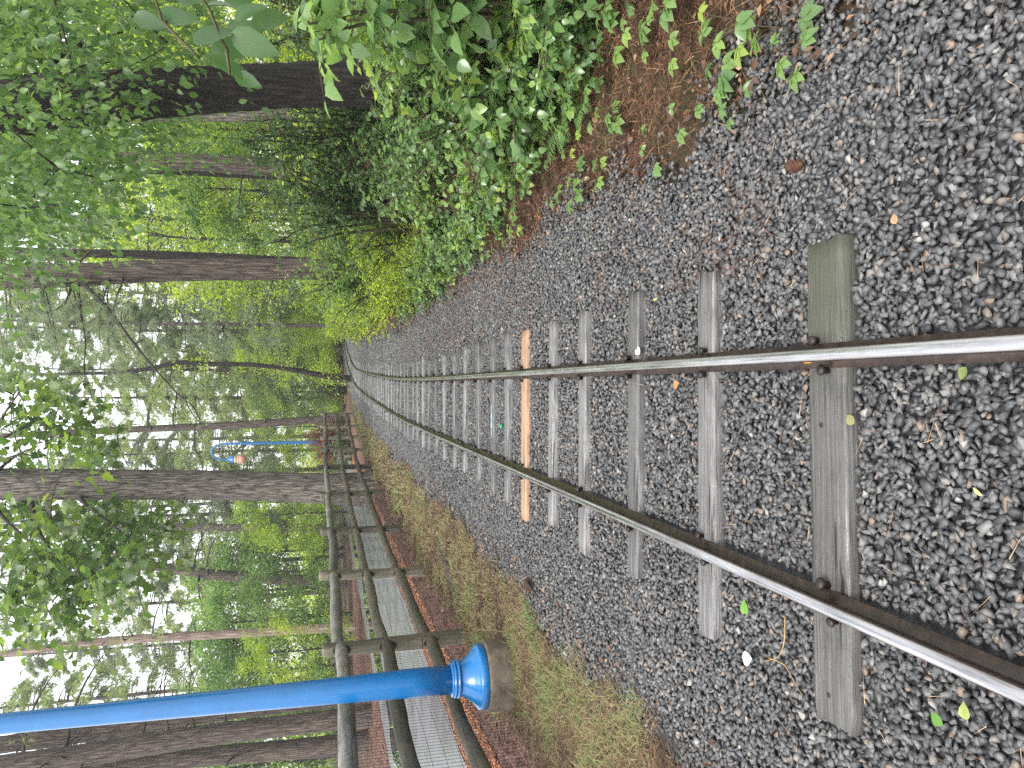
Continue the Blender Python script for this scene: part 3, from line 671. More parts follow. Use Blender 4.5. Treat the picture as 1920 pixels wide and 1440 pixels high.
def pine_limbs(mbN, mbB, r, base, az, L, up, droop, tufts, k, ln, wd, tint, r0=.03):
    """one pine limb with side twigs carrying hanging tufts of needles"""
    n = 10; t = np.linspace(0, 1, n); d = np.array([math.cos(az), math.sin(az), 0]); s = np.array([-d[1], d[0], 0])
    p = base + d * (L * t)[:, None] + np.array([0, 0, 1.0]) * (L * (up * t - droop * t ** 2.2))[:, None] + s * (.06 * L * np.sin(t * 3 + az * 3))[:, None]
    tube(mbB, p, r0 * (1 - .85 * t) + .004, 5)
    tt = r.uniform(.25, 1.02, tufts) ** .8; q = np.stack([np.interp(tt, t, p[:, c]) for c in range(3)], 1)
    side = r.normal(0, .26, tufts) * L * (1.05 - .65 * tt); q = q + s * side[:, None] + d * (np.abs(side) * .35)[:, None]; q[:, 2] += -.22 * np.abs(side) + r.normal(0, .05 * L, tufts) - r.uniform(0, .08 * L, tufts)
    D = unit(d + s * (np.sign(side) * .6)[:, None] + r.normal(0, .3, (tufts, 3)))
    needles(mbN, r, q, D, k, ln, wd, np.clip(tint + r.normal(0, .10, tufts), 0, 1))
def deadwood(mbB, r, base, az, L, drop, r0):
    """a bare dead limb with a few side twigs"""
    d = np.array([math.cos(az), math.sin(az), 0.0]); e = base + d * L + np.array([0, 0, -drop * L])
    p = limb(mbB, r, base, e, r0, .006, .05, 9, 5)
    for _ in range(4):
        k = r.integers(3, 8); v = unit(d + r.normal(0, .5, 3)); limb(mbB, r, p[k], p[k] + v * L * r.uniform(.12, .32), r0 * .35, .003, 0, 5, 4)

BASES = {}
def pine_tree(name, label, seed, h, r0, crown0, spread, nb, bark, leaf, group=None, tufts=62, k=10, ln=.34, wd=.036, bare=6, loc=(0, 0, 0), lean=(0, 0), densetop=1.0):
    r = np.random.default_rng(seed); t = thing(name, label, 'tree', loc, 0, group)
    zs = np.linspace(0, 1, 9); ox = np.cumsum(r.normal(0, .012 * h / 9, 9)) + lean[0] * zs * h; oy = np.cumsum(r.normal(0, .012 * h / 9, 9)) + lean[1] * zs * h
    pts = np.stack([ox - ox[0], oy - oy[0], zs * h - .1], -1); rad = r0 * (1 - .72 * zs)
    trunk_mb(pts, rad, 14, .03, 1.35, seed, 44).build('trunk', bark, t, True)
    N, B = MB(), MB(); at = lambda z: np.array([np.interp(z, pts[:, 2], pts[:, 0]), np.interp(z, pts[:, 2], pts[:, 1]), z])
    for q in range(nb):
        z = crown0 + (h * .98 - crown0) * (q / nb) ** 1.0 + r.normal(0, .15); f = (z - crown0) / (h - crown0)
        L = spread * (1 - .55 * max(f, 0)) * r.uniform(.55, 1.15)
        pine_limbs(N, B, r, at(z), r.uniform(0, 2 * PI), L, r.uniform(.0, .25), r.uniform(.25, .55), int(tufts * r.uniform(.6, 1.3)), k, ln, wd, .5 + r.normal(0, .10), r0 * .22)
    for q in range(bare): deadwood(B, r, at(r.uniform(.12 * h, crown0 + 2)), r.uniform(0, 2 * PI), r.uniform(.8, 2.4), r.uniform(-.15, .3), r0 * .12)
    N.build('crown', leaf, t); B.build('branchwork', MT['twig'], t)
    return t
def broadleaf_tree(name, label, seed, h, r0, crown0, spread, nc, per, size, leaf, bark=None, group=None, tmpl=LEAF2, loc=(0, 0, 0), cl=.75, droop=.35, cat='tree'):
    r = np.random.default_rng(seed); t = thing(name, label, cat, loc, 0, group)
    zs = np.linspace(0, 1, 7); pts = np.stack([np.cumsum(r.normal(0, .02 * h / 7, 7)), np.cumsum(r.normal(0, .02 * h / 7, 7)), zs * h * .8 - .1], -1); pts[:, :2] -= pts[0, :2]
    trunk_mb(pts, r0 * (1 - .7 * zs), 12, .02, 1.3, seed, 26).build('trunk', bark or MT['twig'], t, True)
    C, R = [], []; B, Lf = MB(), MB()
    for q in range(nc):
        z = crown0 + (h - crown0) * r.uniform(0, 1) ** .9; f = (z - crown0) / max(h - crown0, .1); w = spread * (math.sin(PI * min(max(.18 + .74 * f, 0), 1)) ** .7) * r.uniform(.35, 1.0) ** .6
        az = r.uniform(0, 2 * PI); C.append((w * math.cos(az), w * math.sin(az), z)); R.append(cl * r.uniform(.55, 1.3))
        if q % 2 == 0:
            zb = max(.15 * h, z - w * .7); limb(B, r, (np.interp(zb, pts[:, 2], pts[:, 0]), np.interp(zb, pts[:, 2], pts[:, 1]), zb), C[-1], r0 * .22, .008, .06, 8, 5)
    clump_leaves(Lf, r, C, np.array(R), per, tmpl, size, .5, .16, droop, 1.0, .6)
    Lf.build('crown', leaf, t); B.build('branchwork', bark or MT['twig'], t)
    return t
def leafy_shrub(name, label, seed, h, spread, stems, per, size, leaf, tmpl=LEAF8, group=None, loc=(0, 0, 0), cat='shrub', droop=.3, wide=1.0, arch=.5):
    """stems rising and arching from one foot, side shoots with leaves in two ranks"""
    r = np.random.default_rng(seed); t = thing(name, label, cat, loc, 0, group); S, Lf = MB(), MB(); P, A, Nn, Tn = [], [], [], []
    for q in range(stems):
        az = r.uniform(0, 2 * PI); out = spread * r.uniform(.15, 1.0); hh = h * r.uniform(.5, 1.05) * (1 - .3 * (out / spread) ** 2); foot = np.array([math.cos(az), math.sin(az), 0]) * spread * r.uniform(0, .25)
        d = np.array([math.cos(az), math.sin(az), 0]); tt = np.linspace(0, 1, 9)
        p = foot + d * (out * tt ** 1.4)[:, None] + np.array([0, 0, 1.0]) * (hh * (tt * (1 + arch) - arch * tt ** 2.2) )[:, None]
        p += r.normal(0, .012 * h, p.shape) * tt[:, None]; tube(S, p, .006 + .009 * h * (1 - tt), 5)
        st = r.normal(0, .13)
        for sh in range(max(2, per // 7)):
            f = r.uniform(.25, 1.0); b = np.array([np.interp(f, tt, p[:, c]) for c in range(3)]); v = unit(d * r.uniform(-.4, 1) + r.normal(0, .6, 3) + (0, 0, .25)); L = h * r.uniform(.12, .30)
            m = 7; e = b + v * L + np.array([0, 0, -.15 * L]); tube(S, np.stack([b, b + v * L * .5 + (0, 0, .02 * L), e]), [.004, .003, .002], 4)
            sd = unit(np.cross(v, (0, 0, 1.0)))
            for g in range(m):
                u_ = (g + .6) / m; pos = b + (e - b) * u_; a = unit(v * .6 + sd * (1 if g % 2 else -1) * (1 if g < m - 1 else 0) + r.normal(0, .25, 3) + (0, 0, -droop))
                P.append(pos); A.append(a); Nn.append(np.array([0, 0, 1.0]) + r.normal(0, .35, 3)); Tn.append(.48 + st + r.normal(0, .14) + .15 * (u_ > .8))
    N = len(P); stamp(Lf, *tmpl, np.array(P), np.array(A), np.array(Nn), size * r.uniform(.55, 1.2, N), np.clip(np.array(Tn), 0, 1), wide)
    Lf.build('foliage', leaf, t); S.build('stem', MT['stem'], t)
    return t
def creeper(name, label, seed, n, size, leaf, loc, cat='plant', reach=.18):
    """a low plant of palmate leaves, five leaflets on each stalk"""
    r = np.random.default_rng(seed); t = thing(name, label, cat, loc, r.uniform(0, 6)); S, Lf = MB(), MB()
    for q in range(n):
        az = q * 2.4 + r.normal(0, .3); o = np.array([math.cos(az), math.sin(az), 0]); c = o * reach * r.uniform(.25, 1.0) + np.array([0, 0, r.uniform(.04, .13)])
        tube(S, np.stack([o * .01, c * .6 + (0, 0, .03), c]), [.002, .0017, .0013], 4)
        a0 = az; nrm = unit(np.array([0, 0, 1.0]) + r.normal(0, .25, 3)); tn = .55 + r.normal(0, .15)
        ang = a0 + np.array([-1.9, -.95, 0, .95, 1.9]) + r.normal(0, .12, 5); A = np.stack([np.cos(ang), np.sin(ang), np.full(5, -.12)], -1)
        stamp(Lf, *LEAF8, np.repeat(c[None], 5, 0), A, np.repeat(nrm[None], 5, 0), size * np.array([.7, .95, 1.1, .95, .7]) * r.uniform(.8, 1.15), np.clip(tn + r.normal(0, .06, 5), 0, 1), .95)
    Lf.build('foliage', leaf, t); S.build('stem', MT['stem'], t); return t
def fern(name, label, seed, n, L, loc, leaf):
    r = np.random.default_rng(seed); t = thing(name, label, 'fern', loc); S, Lf = MB(), MB()
    for q in range(n):
        az = q * 2 * PI / n + r.normal(0, .25); d = np.array([math.cos(az), math.sin(az), 0]); s = np.array([-d[1], d[0], 0]); l = L * r.uniform(.75, 1.1); tt = np.linspace(0, 1, 22)
        p = d * (l * .85 * tt)[:, None] + np.array([0, 0, 1.0]) * (l * (.9 * tt - .75 * tt ** 2))[:, None]; tube(S, p[::3], .0025 * (1 - .8 * tt[::3]) + .0006, 4)
        for sg in (-1, 1):
            i = np.arange(3, 22); w = l * .26 * np.sin(PI * np.clip((i / 21) * .86 + .12, 0, 1)) ** .9
            stamp(Lf, *LEAF2, p[i], s[None] * sg + d[None] * .35 + r.normal(0, .06, (len(i), 3)) + (0, 0, -.12), np.tile([0, 0, 1.0], (len(i), 1)) + r.normal(0, .12, (len(i), 3)), w, np.clip(.5 + r.normal(0, .1, len(i)), 0, 1), .55)
    Lf.build('foliage', leaf, t); S.build('stem', MT['stem'], t); return t

# ------------------------------------------------------------------ trees read from the photograph
def foot(x, y): return float(hgt(x, y))
def seen_trunk(name, label, px, Y, hT, bark, seed, flare=1.4, rough=.03, seg=20, group=None, taper=.5):
    """px: (u, v, width in pixels) from low to high, all at the distance Y; goes down to the ground and up to hT"""
    P = [at_depth(u, v, Y) for u, v, w_ in px]; R = [w_ / FPX * (Y * CT + .3) / 2 for _, _, w_ in px]
    d = (P[0] - P[1]) / (P[0][2] - P[1][2]); g = foot(P[0][0], Y); b = P[0] + d * (g - .1 - P[0][2]) * .6; b[2] = g - .1
    u_ = (P[-1] - P[0]) / (P[-1][2] - P[0][2]); tops = [P[-1] + u_ * (hT - P[-1][2]) * f for f in (.4, 1.0)]
    pts = np.array([b] + P + tops); rad = np.array([R[0] * 1.02] + R + [R[-1] * (1 - .4 * (1 - taper)), R[-1] * taper])
    t = thing(name, label, 'tree', tuple(b), 0, group)
    trunk_mb(pts - b, rad, seg, rough, flare, seed, 90).build('trunk', bark, t, True)
    ax = lambda z: np.array([np.interp(z, pts[:, 2], pts[:, 0]), np.interp(z, pts[:, 2], pts[:, 1]), z]) - b
    return t, b, ax

# the big grey trunk behind the fence, with its broad-leaved boughs
big, b0, ax = seen_trunk('broadleaf_tree', 'massive straight grey-barked tree right behind the log fence, left of the track', [(523, 640, 54), (530, 400, 52), (532, 150, 52), (533, 0, 52)], 21.6, 21, MT['bark_grey'], 11, 1.3, .022, 40)
r = np.random.default_rng(3); Lf, B = MB(), MB()
cl = [(735, 20), (705, 60), (745, 75), (690, 105), (640, 30), (620, 85), (600, 140), (650, 140), (590, 40), (575, 165), (670, 60), (620, 180), (700, 25),
      (505, 50), (470, 95), (500, 150), (440, 175), (425, 55), (400, 115), (460, 225), (430, 270), (480, 290), (390, 190), (360, 60), (340, 110), (355, 160), (300, 60), (310, 130), (270, 110),
      (390, 290), (400, 245), (330, 15), (270, 40), (420, 15), (500, 10), (505, 215), (350, 225), (455, 20), (380, 20), (330, 190), (445, 320), (300, 10), (480, 180), (420, 140), (255, 140),
      (600, -40), (680, -50), (460, -60), (380, -60), (300, -60), (530, -110), (740, -60), (440, 250), (410, 215), (365, 100), (480, 60)]
C = np.array([at_depth(u, v, (23.6 + abs(r.normal(0, .8))) if 470 < u < 600 else 21.6 + r.normal(0, 1.3)) for u, v in cl]) - b0
for s_, g0, tgt in ((-1, 10.4, [(505, 120), (440, 230), (400, 100), (340, 150), (300, 60)]), (1, 10.0, [(600, 60), (660, 90), (720, 50)])):
    for u, v in tgt:
        e = at_depth(u, v, 21.2 + r.normal(0, .6)) - b0; z = e[2] + r.uniform(.6, 2.2); limb(B, r, ax(z + b0[2]), e, .085, .014, .10, 12, 6)
for c in C:
    k = r.integers(0, len(C)); n_ = C[np.argsort(np.linalg.norm(C - c, axis=1))[1 + r.integers(0, 3)]]; limb(B, r, n_, c, .022, .006, .05, 6, 4)
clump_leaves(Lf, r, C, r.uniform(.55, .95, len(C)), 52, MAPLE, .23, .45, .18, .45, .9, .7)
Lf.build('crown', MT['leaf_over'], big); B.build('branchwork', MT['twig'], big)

# the dark leaning trunk on the right bank and its drooping canopy
dk, b0, ax = seen_trunk('broadleaf_tree', 'dark wet trunk leaning left on the right bank, under drooping leaves', [(1286, 730, 80), (1282, 600, 76), (1271, 400, 77), (1256, 200, 84), (1240, 0, 84)], 7.6, 11, MT['bark_dark'], 12, 1.35, .03, 36)
r = np.random.default_rng(5); Lf, B = MB(), MB(); C = []; 
while len(C) < 100:
    u, v = r.uniform(985, 1500), r.uniform(-160, 430)
    lim = 170 + (u - 985) * .55 + 60 * math.sin(u * .03)
    if v > lim and r.random() > .12: continue
    Yc = r.uniform(6.0, 11.5)
    if abs(u - (1240 + v * .08)) < 105 and Yc < 8.0 and r.random() < (.62 if v < 330 else .9): continue
    C.append(at_depth(u, v, Yc))
C = np.array(C) - b0
for q in range(9):
    k = r.integers(0, len(C)); e = C[k]; z = max(e[2] + r.uniform(.5, 1.6), 2.2); limb(B, r, ax(min(z, 9) + b0[2]), e, .05, .008, .10, 11, 6)
for c in C:
    n_ = C[np.argsort(np.linalg.norm(C - c, axis=1))[1 + r.integers(0, 3)]]; limb(B, r, n_, c, .011, .004, .04, 6, 4)
clump_leaves(Lf, r, C, r.uniform(.40, .80, len(C)), 190, LEAF8, .078, .42, .20, .9, .7, .85, .16, .85)
Lf.build('crown', MT['leaf_mid'], dk); B.build('branchwork', MT['twig'], dk)

# the middle trunk with a long bare limb
md, b0, ax = seen_trunk('pine_tree', 'grey pine right of the track with a long bare drooping dead limb', [(936, 520, 38), (933, 300, 39), (925, 150, 40), (920, 0, 40)], 17, 17, MT['bark_brown'], 13, 1.2, .03, 24)
r = np.random.default_rng(8); N, B = MB(), MB()
def px_limb(B, pts, Y0, Y1, r0, r1):
    p = spline(np.array([at_depth(u, v, Y0 + (Y1 - Y0) * k / (len(pts) - 1)) for k, (u, v) in enumerate(pts)]) - b0, 26); tube(B, p, np.linspace(r0, r1, 26), 6, .05, r=r); return p
p = px_limb(B, [(918, 148), (896, 168), (858, 205), (800, 248), (755, 285), (705, 330), (678, 362)], 17, 15, .045, .009)
for k, (du, L) in ((9, (-1, .7)), (13, (.3, .6)), (17, (-.6, .6)), (21, (-1, .7)), (23, (-.8, .6)), (25, (-1, .5))): limb(B, r, p[k], p[k] + np.array([du * L, .1, -r.uniform(-.05, .35)]), .014, .003, .05, 6, 4)
B.build('dead_branch', MT['twig'], md); B = MB()
p = px_limb(B, [(912, 145), (850, 152), (800, 160), (740, 158), (690, 175)], 17, 15.2, .03, .005)
for k in (6, 11, 16, 20): limb(B, r, p[k], p[k] + np.array([-.5, .1, r.uniform(-.3, .4)]), .010, .003, .05, 6, 4)
B.build('dead_branch', MT['twig'], md); B = MB()
px_limb(B, [(905, 135), (870, 120), (850, 85)], 17, 16, .03, .005); B.build('dead_branch', MT['twig'], md); B = MB(); px_limb(B, [(950, 150), (975, 175), (985, 210)], 17, 16.5, .03, .006); B.build('dead_branch', MT['twig'], md); B = MB()
for u, v, s_ in [(880, 60, 1), (850, 40, 1), (840, 95, 1), (800, 70, 1), (860, 140, 1), (790, 110, 1), (820, 20, 1), (760, 60, .8), (830, 160, .9), (780, 190, .8), (960, 60, 1), (985, 110, 1), (975, 20, .8), (745, 120, .8), (800, -40, 1), (880, -40, 1), (950, -50, 1.2), (760, 5, .7), (870, 5, 1), (830, 205, .7), (745, 215, .6)]:
    c = at_depth(u, v, r.uniform(14.5, 18.5)) - b0; q = c + r.normal(0, 1, (70, 3)) * np.array([.36, .45, .22]) * s_; D = unit(q - c + (0, 0, -.1)); needles(N, r, q, D, 12, .12, .007, np.clip(.45 + r.normal(0, .13, 70), 0, 1), .5)
    limb(B, r, ax(max(c[2] + b0[2] + .4, 1)), c, .022, .005, .02, 8, 4)
N.build('crown', MT['needle_grey'], md); B.build('branchwork', MT['twig'], md)

def plain_trunk(label, px, Y, hT, bark, seed, group=None, dead=5, crown=0, leaf=None, name='pine_tree', green=0, zlo=2.5):
    t, b, ax = seen_trunk(name, label, px, Y, hT, bark, seed, 1.2, .035, 14, group); r = np.random.default_rng(seed); B, N = MB(), MB()
    w_ = px[0][2] / FPX * Y / 2
    for _ in range(dead):
        D = MB(); deadwood(D, r, ax(b[2] + r.uniform(zlo, hT * .8)), r.uniform(0, 2 * PI), r.uniform(.8, 2.2), r.uniform(-.2, .25), w_ * .14); D.build('dead_branch', MT['twig'], t)
    for _ in range(crown):
        z = r.uniform(hT * .35, hT * .95); pine_limbs(N, B, r, ax(b[2] + z), r.uniform(0, 2 * PI), r.uniform(1.6, 3.2), .1, .4, 22, 8, .24, .022, .5, w_ * .2)
        if crown <= 4: B.build('branch', MT['twig'], t); B = MB()
    for _ in range(green):
        z = r.uniform(.5, hT * .5); c = ax(b[2] + z) + r.normal(0, .12, 3); clump_leaves(N, r, [c], .5, 26, LEAF2, .13, .6)
    if N.n: N.build('crown', leaf or MT['needle'], t)
    if B.n: B.build('branchwork', MT['twig'], t)
    return t
G1 = 'brown pine trunks beyond the path'
plain_trunk('middle brown pine of three close trunks beyond the path, left of the blue post', [(92, 640, 36), (82, 560, 36), (57, 360, 37), (22, 150, 37), (2, 0, 36)], 22.5, 15, MT['bark_brown'], 21, G1, 12, 3, zlo=4)
plain_trunk('brown pine of three close trunks, the one partly hidden behind the blue lamp post', [(128, 600, 30), (119, 520, 30), (98, 360, 31), (66, 160, 30), (44, 0, 28)], 25, 16, MT['bark_brown'], 22, G1, 12, 3, zlo=4)
plain_trunk('brown pine of three close trunks, the one cut off by the photo edge', [(44, 640, 36), (39, 600, 36), (24, 420, 33), (2, 220, 32), (-20, 0, 30)], 24, 15, MT['bark_brown'], 23, G1, 10, 2, zlo=4)
plain_trunk('thin pinkish pine with peeling bark beyond the path', [(264, 640, 16), (250, 400, 15), (238, 200, 14), (213, 0, 12)], 34, 19, MT['bark_pink'], 24, None, 10, 9, zlo=5)
plain_trunk('crooked thin dark trunk with small leaves, straight beyond the track bend', [(735, 610, 11), (748, 540, 8.5), (756, 470, 8.5), (757, 400, 9), (760, 335, 9), (750, 285, 7.5), (742, 230, 6.5), (740, 150, 6), (738, 90, 5)], 37, 17.5, MT['bark_dark'], 25, None, 5, 0, MT['leaf_bright'], 'crooked_tree', 16)
plain_trunk('pine trunk behind the far end of the log fence, right of the distant lamp', [(652, 580, 14), (645, 480, 14), (640, 370, 13), (632, 190, 11)], 40, 20, MT['bark_brown'], 26, None, 8, 22)
plain_trunk('slim grey pine in line with the third clear fence post', [(450, 620, 15), (450, 500, 15), (451, 380, 13)], 45, 21, MT['bark_grey'], 27, None, 6, 26)
plain_trunk('leaning pine with a broken top seen above the path', [(352, 560, 20), (360, 430, 19), (372, 330, 17), (384, 250, 15)], 43, 20, MT['bark_brown'], 28, None, 7, 18)
plain_trunk('thick brown trunk among leaves between the dark trunk and the dead-limbed pine', [(1118, 560, 36), (1127, 500, 34), (1138, 330, 30), (1154, 150, 28), (1160, 0, 26)], 22, 15, MT['bark_brown'], 29, None, 4, 3)
plain_trunk('thin dark sapling trunk touching the thick brown trunk on the right', [(1105, 540, 9), (1109, 480, 9), (1116, 330, 8), (1120, 150, 7)], 23, 14, MT['bark_dark'], 30, None, 4, 0, name='young_tree')
plain_trunk('pale slanting trunk behind the dark leaning tree', [(1234, 640, 20), (1228, 560, 19), (1222, 480, 18), (1219, 330, 16)], 20, 13, MT['bark_grey'], 31, None, 2, 0, name='young_tree')
plain_trunk('dark thin trunk close behind the dead-limbed pine', [(952, 520, 15), (958, 400, 15), (963, 250, 15), (968, 60, 14)], 23, 15, MT['bark_dark'], 32, None, 6, 4)
plain_trunk('short dark trunk standing in bright leaves right of the dead-limbed pine', [(1028, 520, 9), (1029, 450, 9), (1030, 380, 8)], 36, 14, MT['bark_dark'], 33, None, 3, 6)

# ------------------------------------------------------------------ woods behind: prototypes, then copies
def put(pos_u, Y): p = at_depth(pos_u, HOR, Y); return (float(p[0]), float(Y), foot(p[0], Y))
PV = [pine_tree('pine_tree', 'far feathery pine left of the distant lamp post', 41, 25, .20, 5.5, 3.6, 84, MT['bark_brown'], MT['needle'], 'feathery pines of the far wood', loc=put(560, 64)),
      pine_tree('pine_tree', 'far feathery pine just right of the massive grey trunk', 42, 23, .17, 4.5, 3.2, 78, MT['bark_grey'], MT['needle_grey'], 'feathery pines of the far wood', loc=put(597, 70)),
      pine_tree('pine_tree', 'far feathery pine behind the lamp globe', 43, 26, .22, 7.0, 4.0, 80, MT['bark_brown'], MT['needle'], 'feathery pines of the far wood', loc=put(622, 78))]
for u, Y, k, s_, lab in ((330, 60, 0, 1.0, 'far pine above the middle of the wet path'), (170, 56, 2, .95, 'far pine seen left of the pinkish trunk, near the blue post'), (95, 62, 1, 1.0, 'far pine behind the three brown trunks'),
        (20, 58, 0, .9, 'far pine at the edge by the three brown trunks'), (255, 66, 1, 1.1, 'far pine straight behind the pinkish peeling trunk'), (420, 72, 0, 1.05, 'far pine behind the slim grey pine'), (485, 66, 2, 1.0, 'far pine showing just left of the massive grey trunk'),
        (505, 52, 1, .9, 'smaller pine half hidden by the massive grey trunk'), (395, 52, 1, .95, 'pine between the leaning pine and the slim grey pine'),
        (690, 82, 1, .85, 'small far pine in the sky gap over the track bend'), (815, 60, 0, 1.0, 'pale pine beyond the bend, behind the long dead limb'), (850, 68, 2, 1.0, 'tall pale pine beyond the bend, near the dead-limbed pine'), (885, 54, 1, 1.0, 'pale pine behind the dead-limbed trunk'), (830, 44, 1, .8, 'nearer pale pine right of the crooked trunk, above the bend bushes'), (695, 64, 2, .85, 'pale pine between the crooked trunk and the fence end pine'), (745, 58, 0, .8, 'pale pine directly behind the top of the crooked trunk'), (748, 74, 1, .9, 'pale feathery pine in the sky gap above the bend, behind the crooked trunk'), (715, 88, 0, .95, 'faint tall pine in the sky gap left of the crooked trunk'), (780, 86, 0, .9, 'farthest pale pine straight over the bushes at the bend'),
        (940, 46, 2, .9, 'pine right behind the dead-limbed trunk'), (990, 58, 0, 1.0, 'pine among bright leaves right of the dead-limbed pine'), (1050, 44, 1, .95, 'pine behind the short dark trunk'), (1100, 50, 2, .9, 'pine behind the thick brown trunk'),
        (1190, 40, 0, .9, 'pine between the thick brown trunk and the dark leaning tree'), (1270, 44, 1, .9, 'pine hidden behind the dark leaning trunk'), (1370, 38, 2, .85, 'pine behind the canopy at the right edge')):
    dup(PV[k], put(u, Y), random.uniform(0, 6), lab, None, s_)

BV = [broadleaf_tree('broadleaf_tree', 'bright green young tree at the end of the track bend', 51, 8, .10, .5, 3.2, 70, 150, .17, MT['leaf_bright'], loc=put(835, 60)),
      broadleaf_tree('broadleaf_tree', 'mid green bushy tree beyond the path, left of the slim grey pine', 52, 8, .11, .5, 3.0, 66, 150, .19, MT['leaf_mid'], loc=put(410, 50)),
      broadleaf_tree('broadleaf_tree', 'loose bright green tree right of the dead-limbed pine', 53, 9, .10, .8, 2.8, 56, 110, .15, MT['leaf_bright'], loc=put(985, 30))]
for u, Y, k, s_, lab in ((20, 38, 1, .95, 'mid green bushy tree behind the leftmost brown trunks'), (110, 42, 1, 1.05, 'mid green bushy tree behind the blue lamp post'), (190, 37, 1, .85, 'mid green bushy tree between the blue post and the pinkish trunk'),
        (285, 38, 1, .9, 'mid green bushy tree right of the pinkish trunk'), (340, 47, 1, 1.1, 'mid green bushy tree above the wet path'), (225, 28, 2, .48, 'small bright sapling in front of the pinkish trunk foot'), (478, 43, 0, .75, 'bright yellow-green bush just left of the massive trunk'),
        (560, 56, 0, .72, 'bright bush just right of the massive trunk, under the distant lamp'), (655, 60, 2, .8, 'light green bush behind the far fence end'), (705, 62, 1, .85, 'mid green tree over the end of the fence'), (760, 64, 0, 1.15, 'bright green tree behind the crooked trunk'),
        (790, 52, 0, .85, 'bright yellow-green tree close by the left of the bend'), (890, 56, 0, 1.0, 'bright green tree behind the dead-limbed pine foot'), (930, 44, 2, .9, 'bright loose tree beyond the right bank shrubs'), (860, 46, 0, .62, 'low bright bush hiding where the track leaves sight'),
        (1035, 37, 2, 1.0, 'loose bright tree behind the short dark trunk'), (1075, 28, 1, .75, 'mid green tree behind the thin dark sapling'), (1130, 34, 2, 1.0, 'loose bright tree behind the thick brown trunk'), (1185, 30, 0, .85, 'bright bushy tree left of the dark leaning trunk'),
        (1265, 27, 2, .85, 'bright loose tree behind the dark leaning trunk'), (1345, 23, 2, .8, 'bright loose tree right of the dark leaning trunk'), (1430, 19, 0, .7, 'bright bushy tree at the right edge of the bank'),
        (800, 80, 1, 1.35, 'tall mid green tree far beyond the bend'), (900, 80, 1, 1.5, 'tall mid green tree far behind the dead-limbed pine'), (640, 85, 1, 1.0, 'dull green tree far behind the distant lamp'), (455, 60, 0, .8, 'bright tree behind the slim grey pine'),
        (1000, 66, 1, 1.5, 'tall dull tree far behind the right wood'), (1110, 60, 1, 1.5, 'tall dull tree far behind the thick brown trunk'), (1220, 56, 1, 1.5, 'tall dull tree far left of the dark leaning trunk'), (1340, 50, 1, 1.5, 'tall dull tree far right of the dark leaning trunk')):
    dup(BV[k], put(u, Y), random.uniform(0, 6), lab, None, s_)
# the wood far behind reads as one mass
r = np.random.default_rng(60); Lf = MB(); n = 560
az = r.uniform(-.62, .62, n); D_ = r.uniform(92, 125, n); C = np.stack([D_ * np.sin(az), D_ * np.cos(az), r.uniform(0, 1, n) ** 1.5 * (7 + 9 * (az > .12))], -1)
clump_leaves(Lf, r, C, 3.0, 90, LEAF2, .55, .5); tag(Lf.build('far_woods', MT['leaf_bright']), 'dull green mass of woods far behind the trees', 'woods', kind='stuff')

# ------------------------------------------------------------------ shrubs at the bend and by the fence end
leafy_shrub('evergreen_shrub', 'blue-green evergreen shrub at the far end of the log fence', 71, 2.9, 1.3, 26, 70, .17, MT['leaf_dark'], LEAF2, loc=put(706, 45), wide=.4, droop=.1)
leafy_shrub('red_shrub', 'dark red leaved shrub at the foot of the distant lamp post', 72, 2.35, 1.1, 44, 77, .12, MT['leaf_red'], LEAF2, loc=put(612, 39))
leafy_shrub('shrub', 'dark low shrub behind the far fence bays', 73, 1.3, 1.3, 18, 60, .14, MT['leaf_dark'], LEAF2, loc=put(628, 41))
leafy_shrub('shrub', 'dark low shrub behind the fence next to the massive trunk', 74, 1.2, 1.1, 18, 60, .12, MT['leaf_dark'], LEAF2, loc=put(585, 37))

# right bank, from the bend towards the viewer
SB = [leafy_shrub('leafy_shrub', 'bright low shrub nearest to the track bend on the right', 75, 1.05, .85, 24, 56, .075, MT['leaf_bright'], LEAF2, loc=(float(cx(30)) + 2.2, 30, foot(float(cx(30)) + 2.2, 30)), wide=1.15),
      leafy_shrub('leafy_shrub', 'bright shrub on the bank, second from the bend', 76, 1.2, .8, 22, 63, .085, MT['leaf_bright'], LEAF2, loc=(float(cx(26)) + 2.2, 26, foot(float(cx(26)) + 2.2, 26)), wide=1.1)]
GB = 'bright shrubs lining the right bank'
for o in SB: o['group'] = GB
k = 0
for Y, off, s_, lab in ((38, 2.3, 1.2, None), (34, 2.5, 1.1, None), (46, 2.4, 1.5, None), (23, 1.95, .85, None), (20.5, 1.9, .85, None), (18.3, 1.85, .8, None), (16.3, 1.8, .78, None), (14.6, 1.8, .75, None), (13.1, 1.75, .7, None), (11.7, 1.75, .66, None), (10.6, 1.75, .6, None), (9.6, 1.8, .55, None), (8.8, 1.9, .5, None), (22, 2.6, 1.0, None), (19.3, 2.6, 1.0, None), (17.2, 2.5, 1.0, None), (15.3, 2.5, .95, None), (13.6, 2.45, .9, None), (12.2, 2.4, .85, None), (11, 2.4, .8, None), (27, 2.4, 1.1, None), (31.5, 2.3, 1.1, None),
        (24, 3.6, 1.4, None), (20, 3.4, 1.3, None), (17, 3.3, 1.2, None), (14.5, 3.3, 1.1, None), (29, 3.9, 1.6, None), (35, 4.2, 1.8, None), (12.5, 3.1, 1.0, None), (42, 4.5, 2.0, None), (52, 3.5, 2.0, None), (30, 6, 1.9, None), (22, 5.4, 1.7, None), (16, 5.2, 1.6, None)):
    x = float(cx(Y)) + off; dup(SB[k % 2], (x, Y, foot(x, Y) - .03), random.uniform(0, 6), 'bright yellow-green shrub among the thicket lining the right bank', GB, s_); k += 1
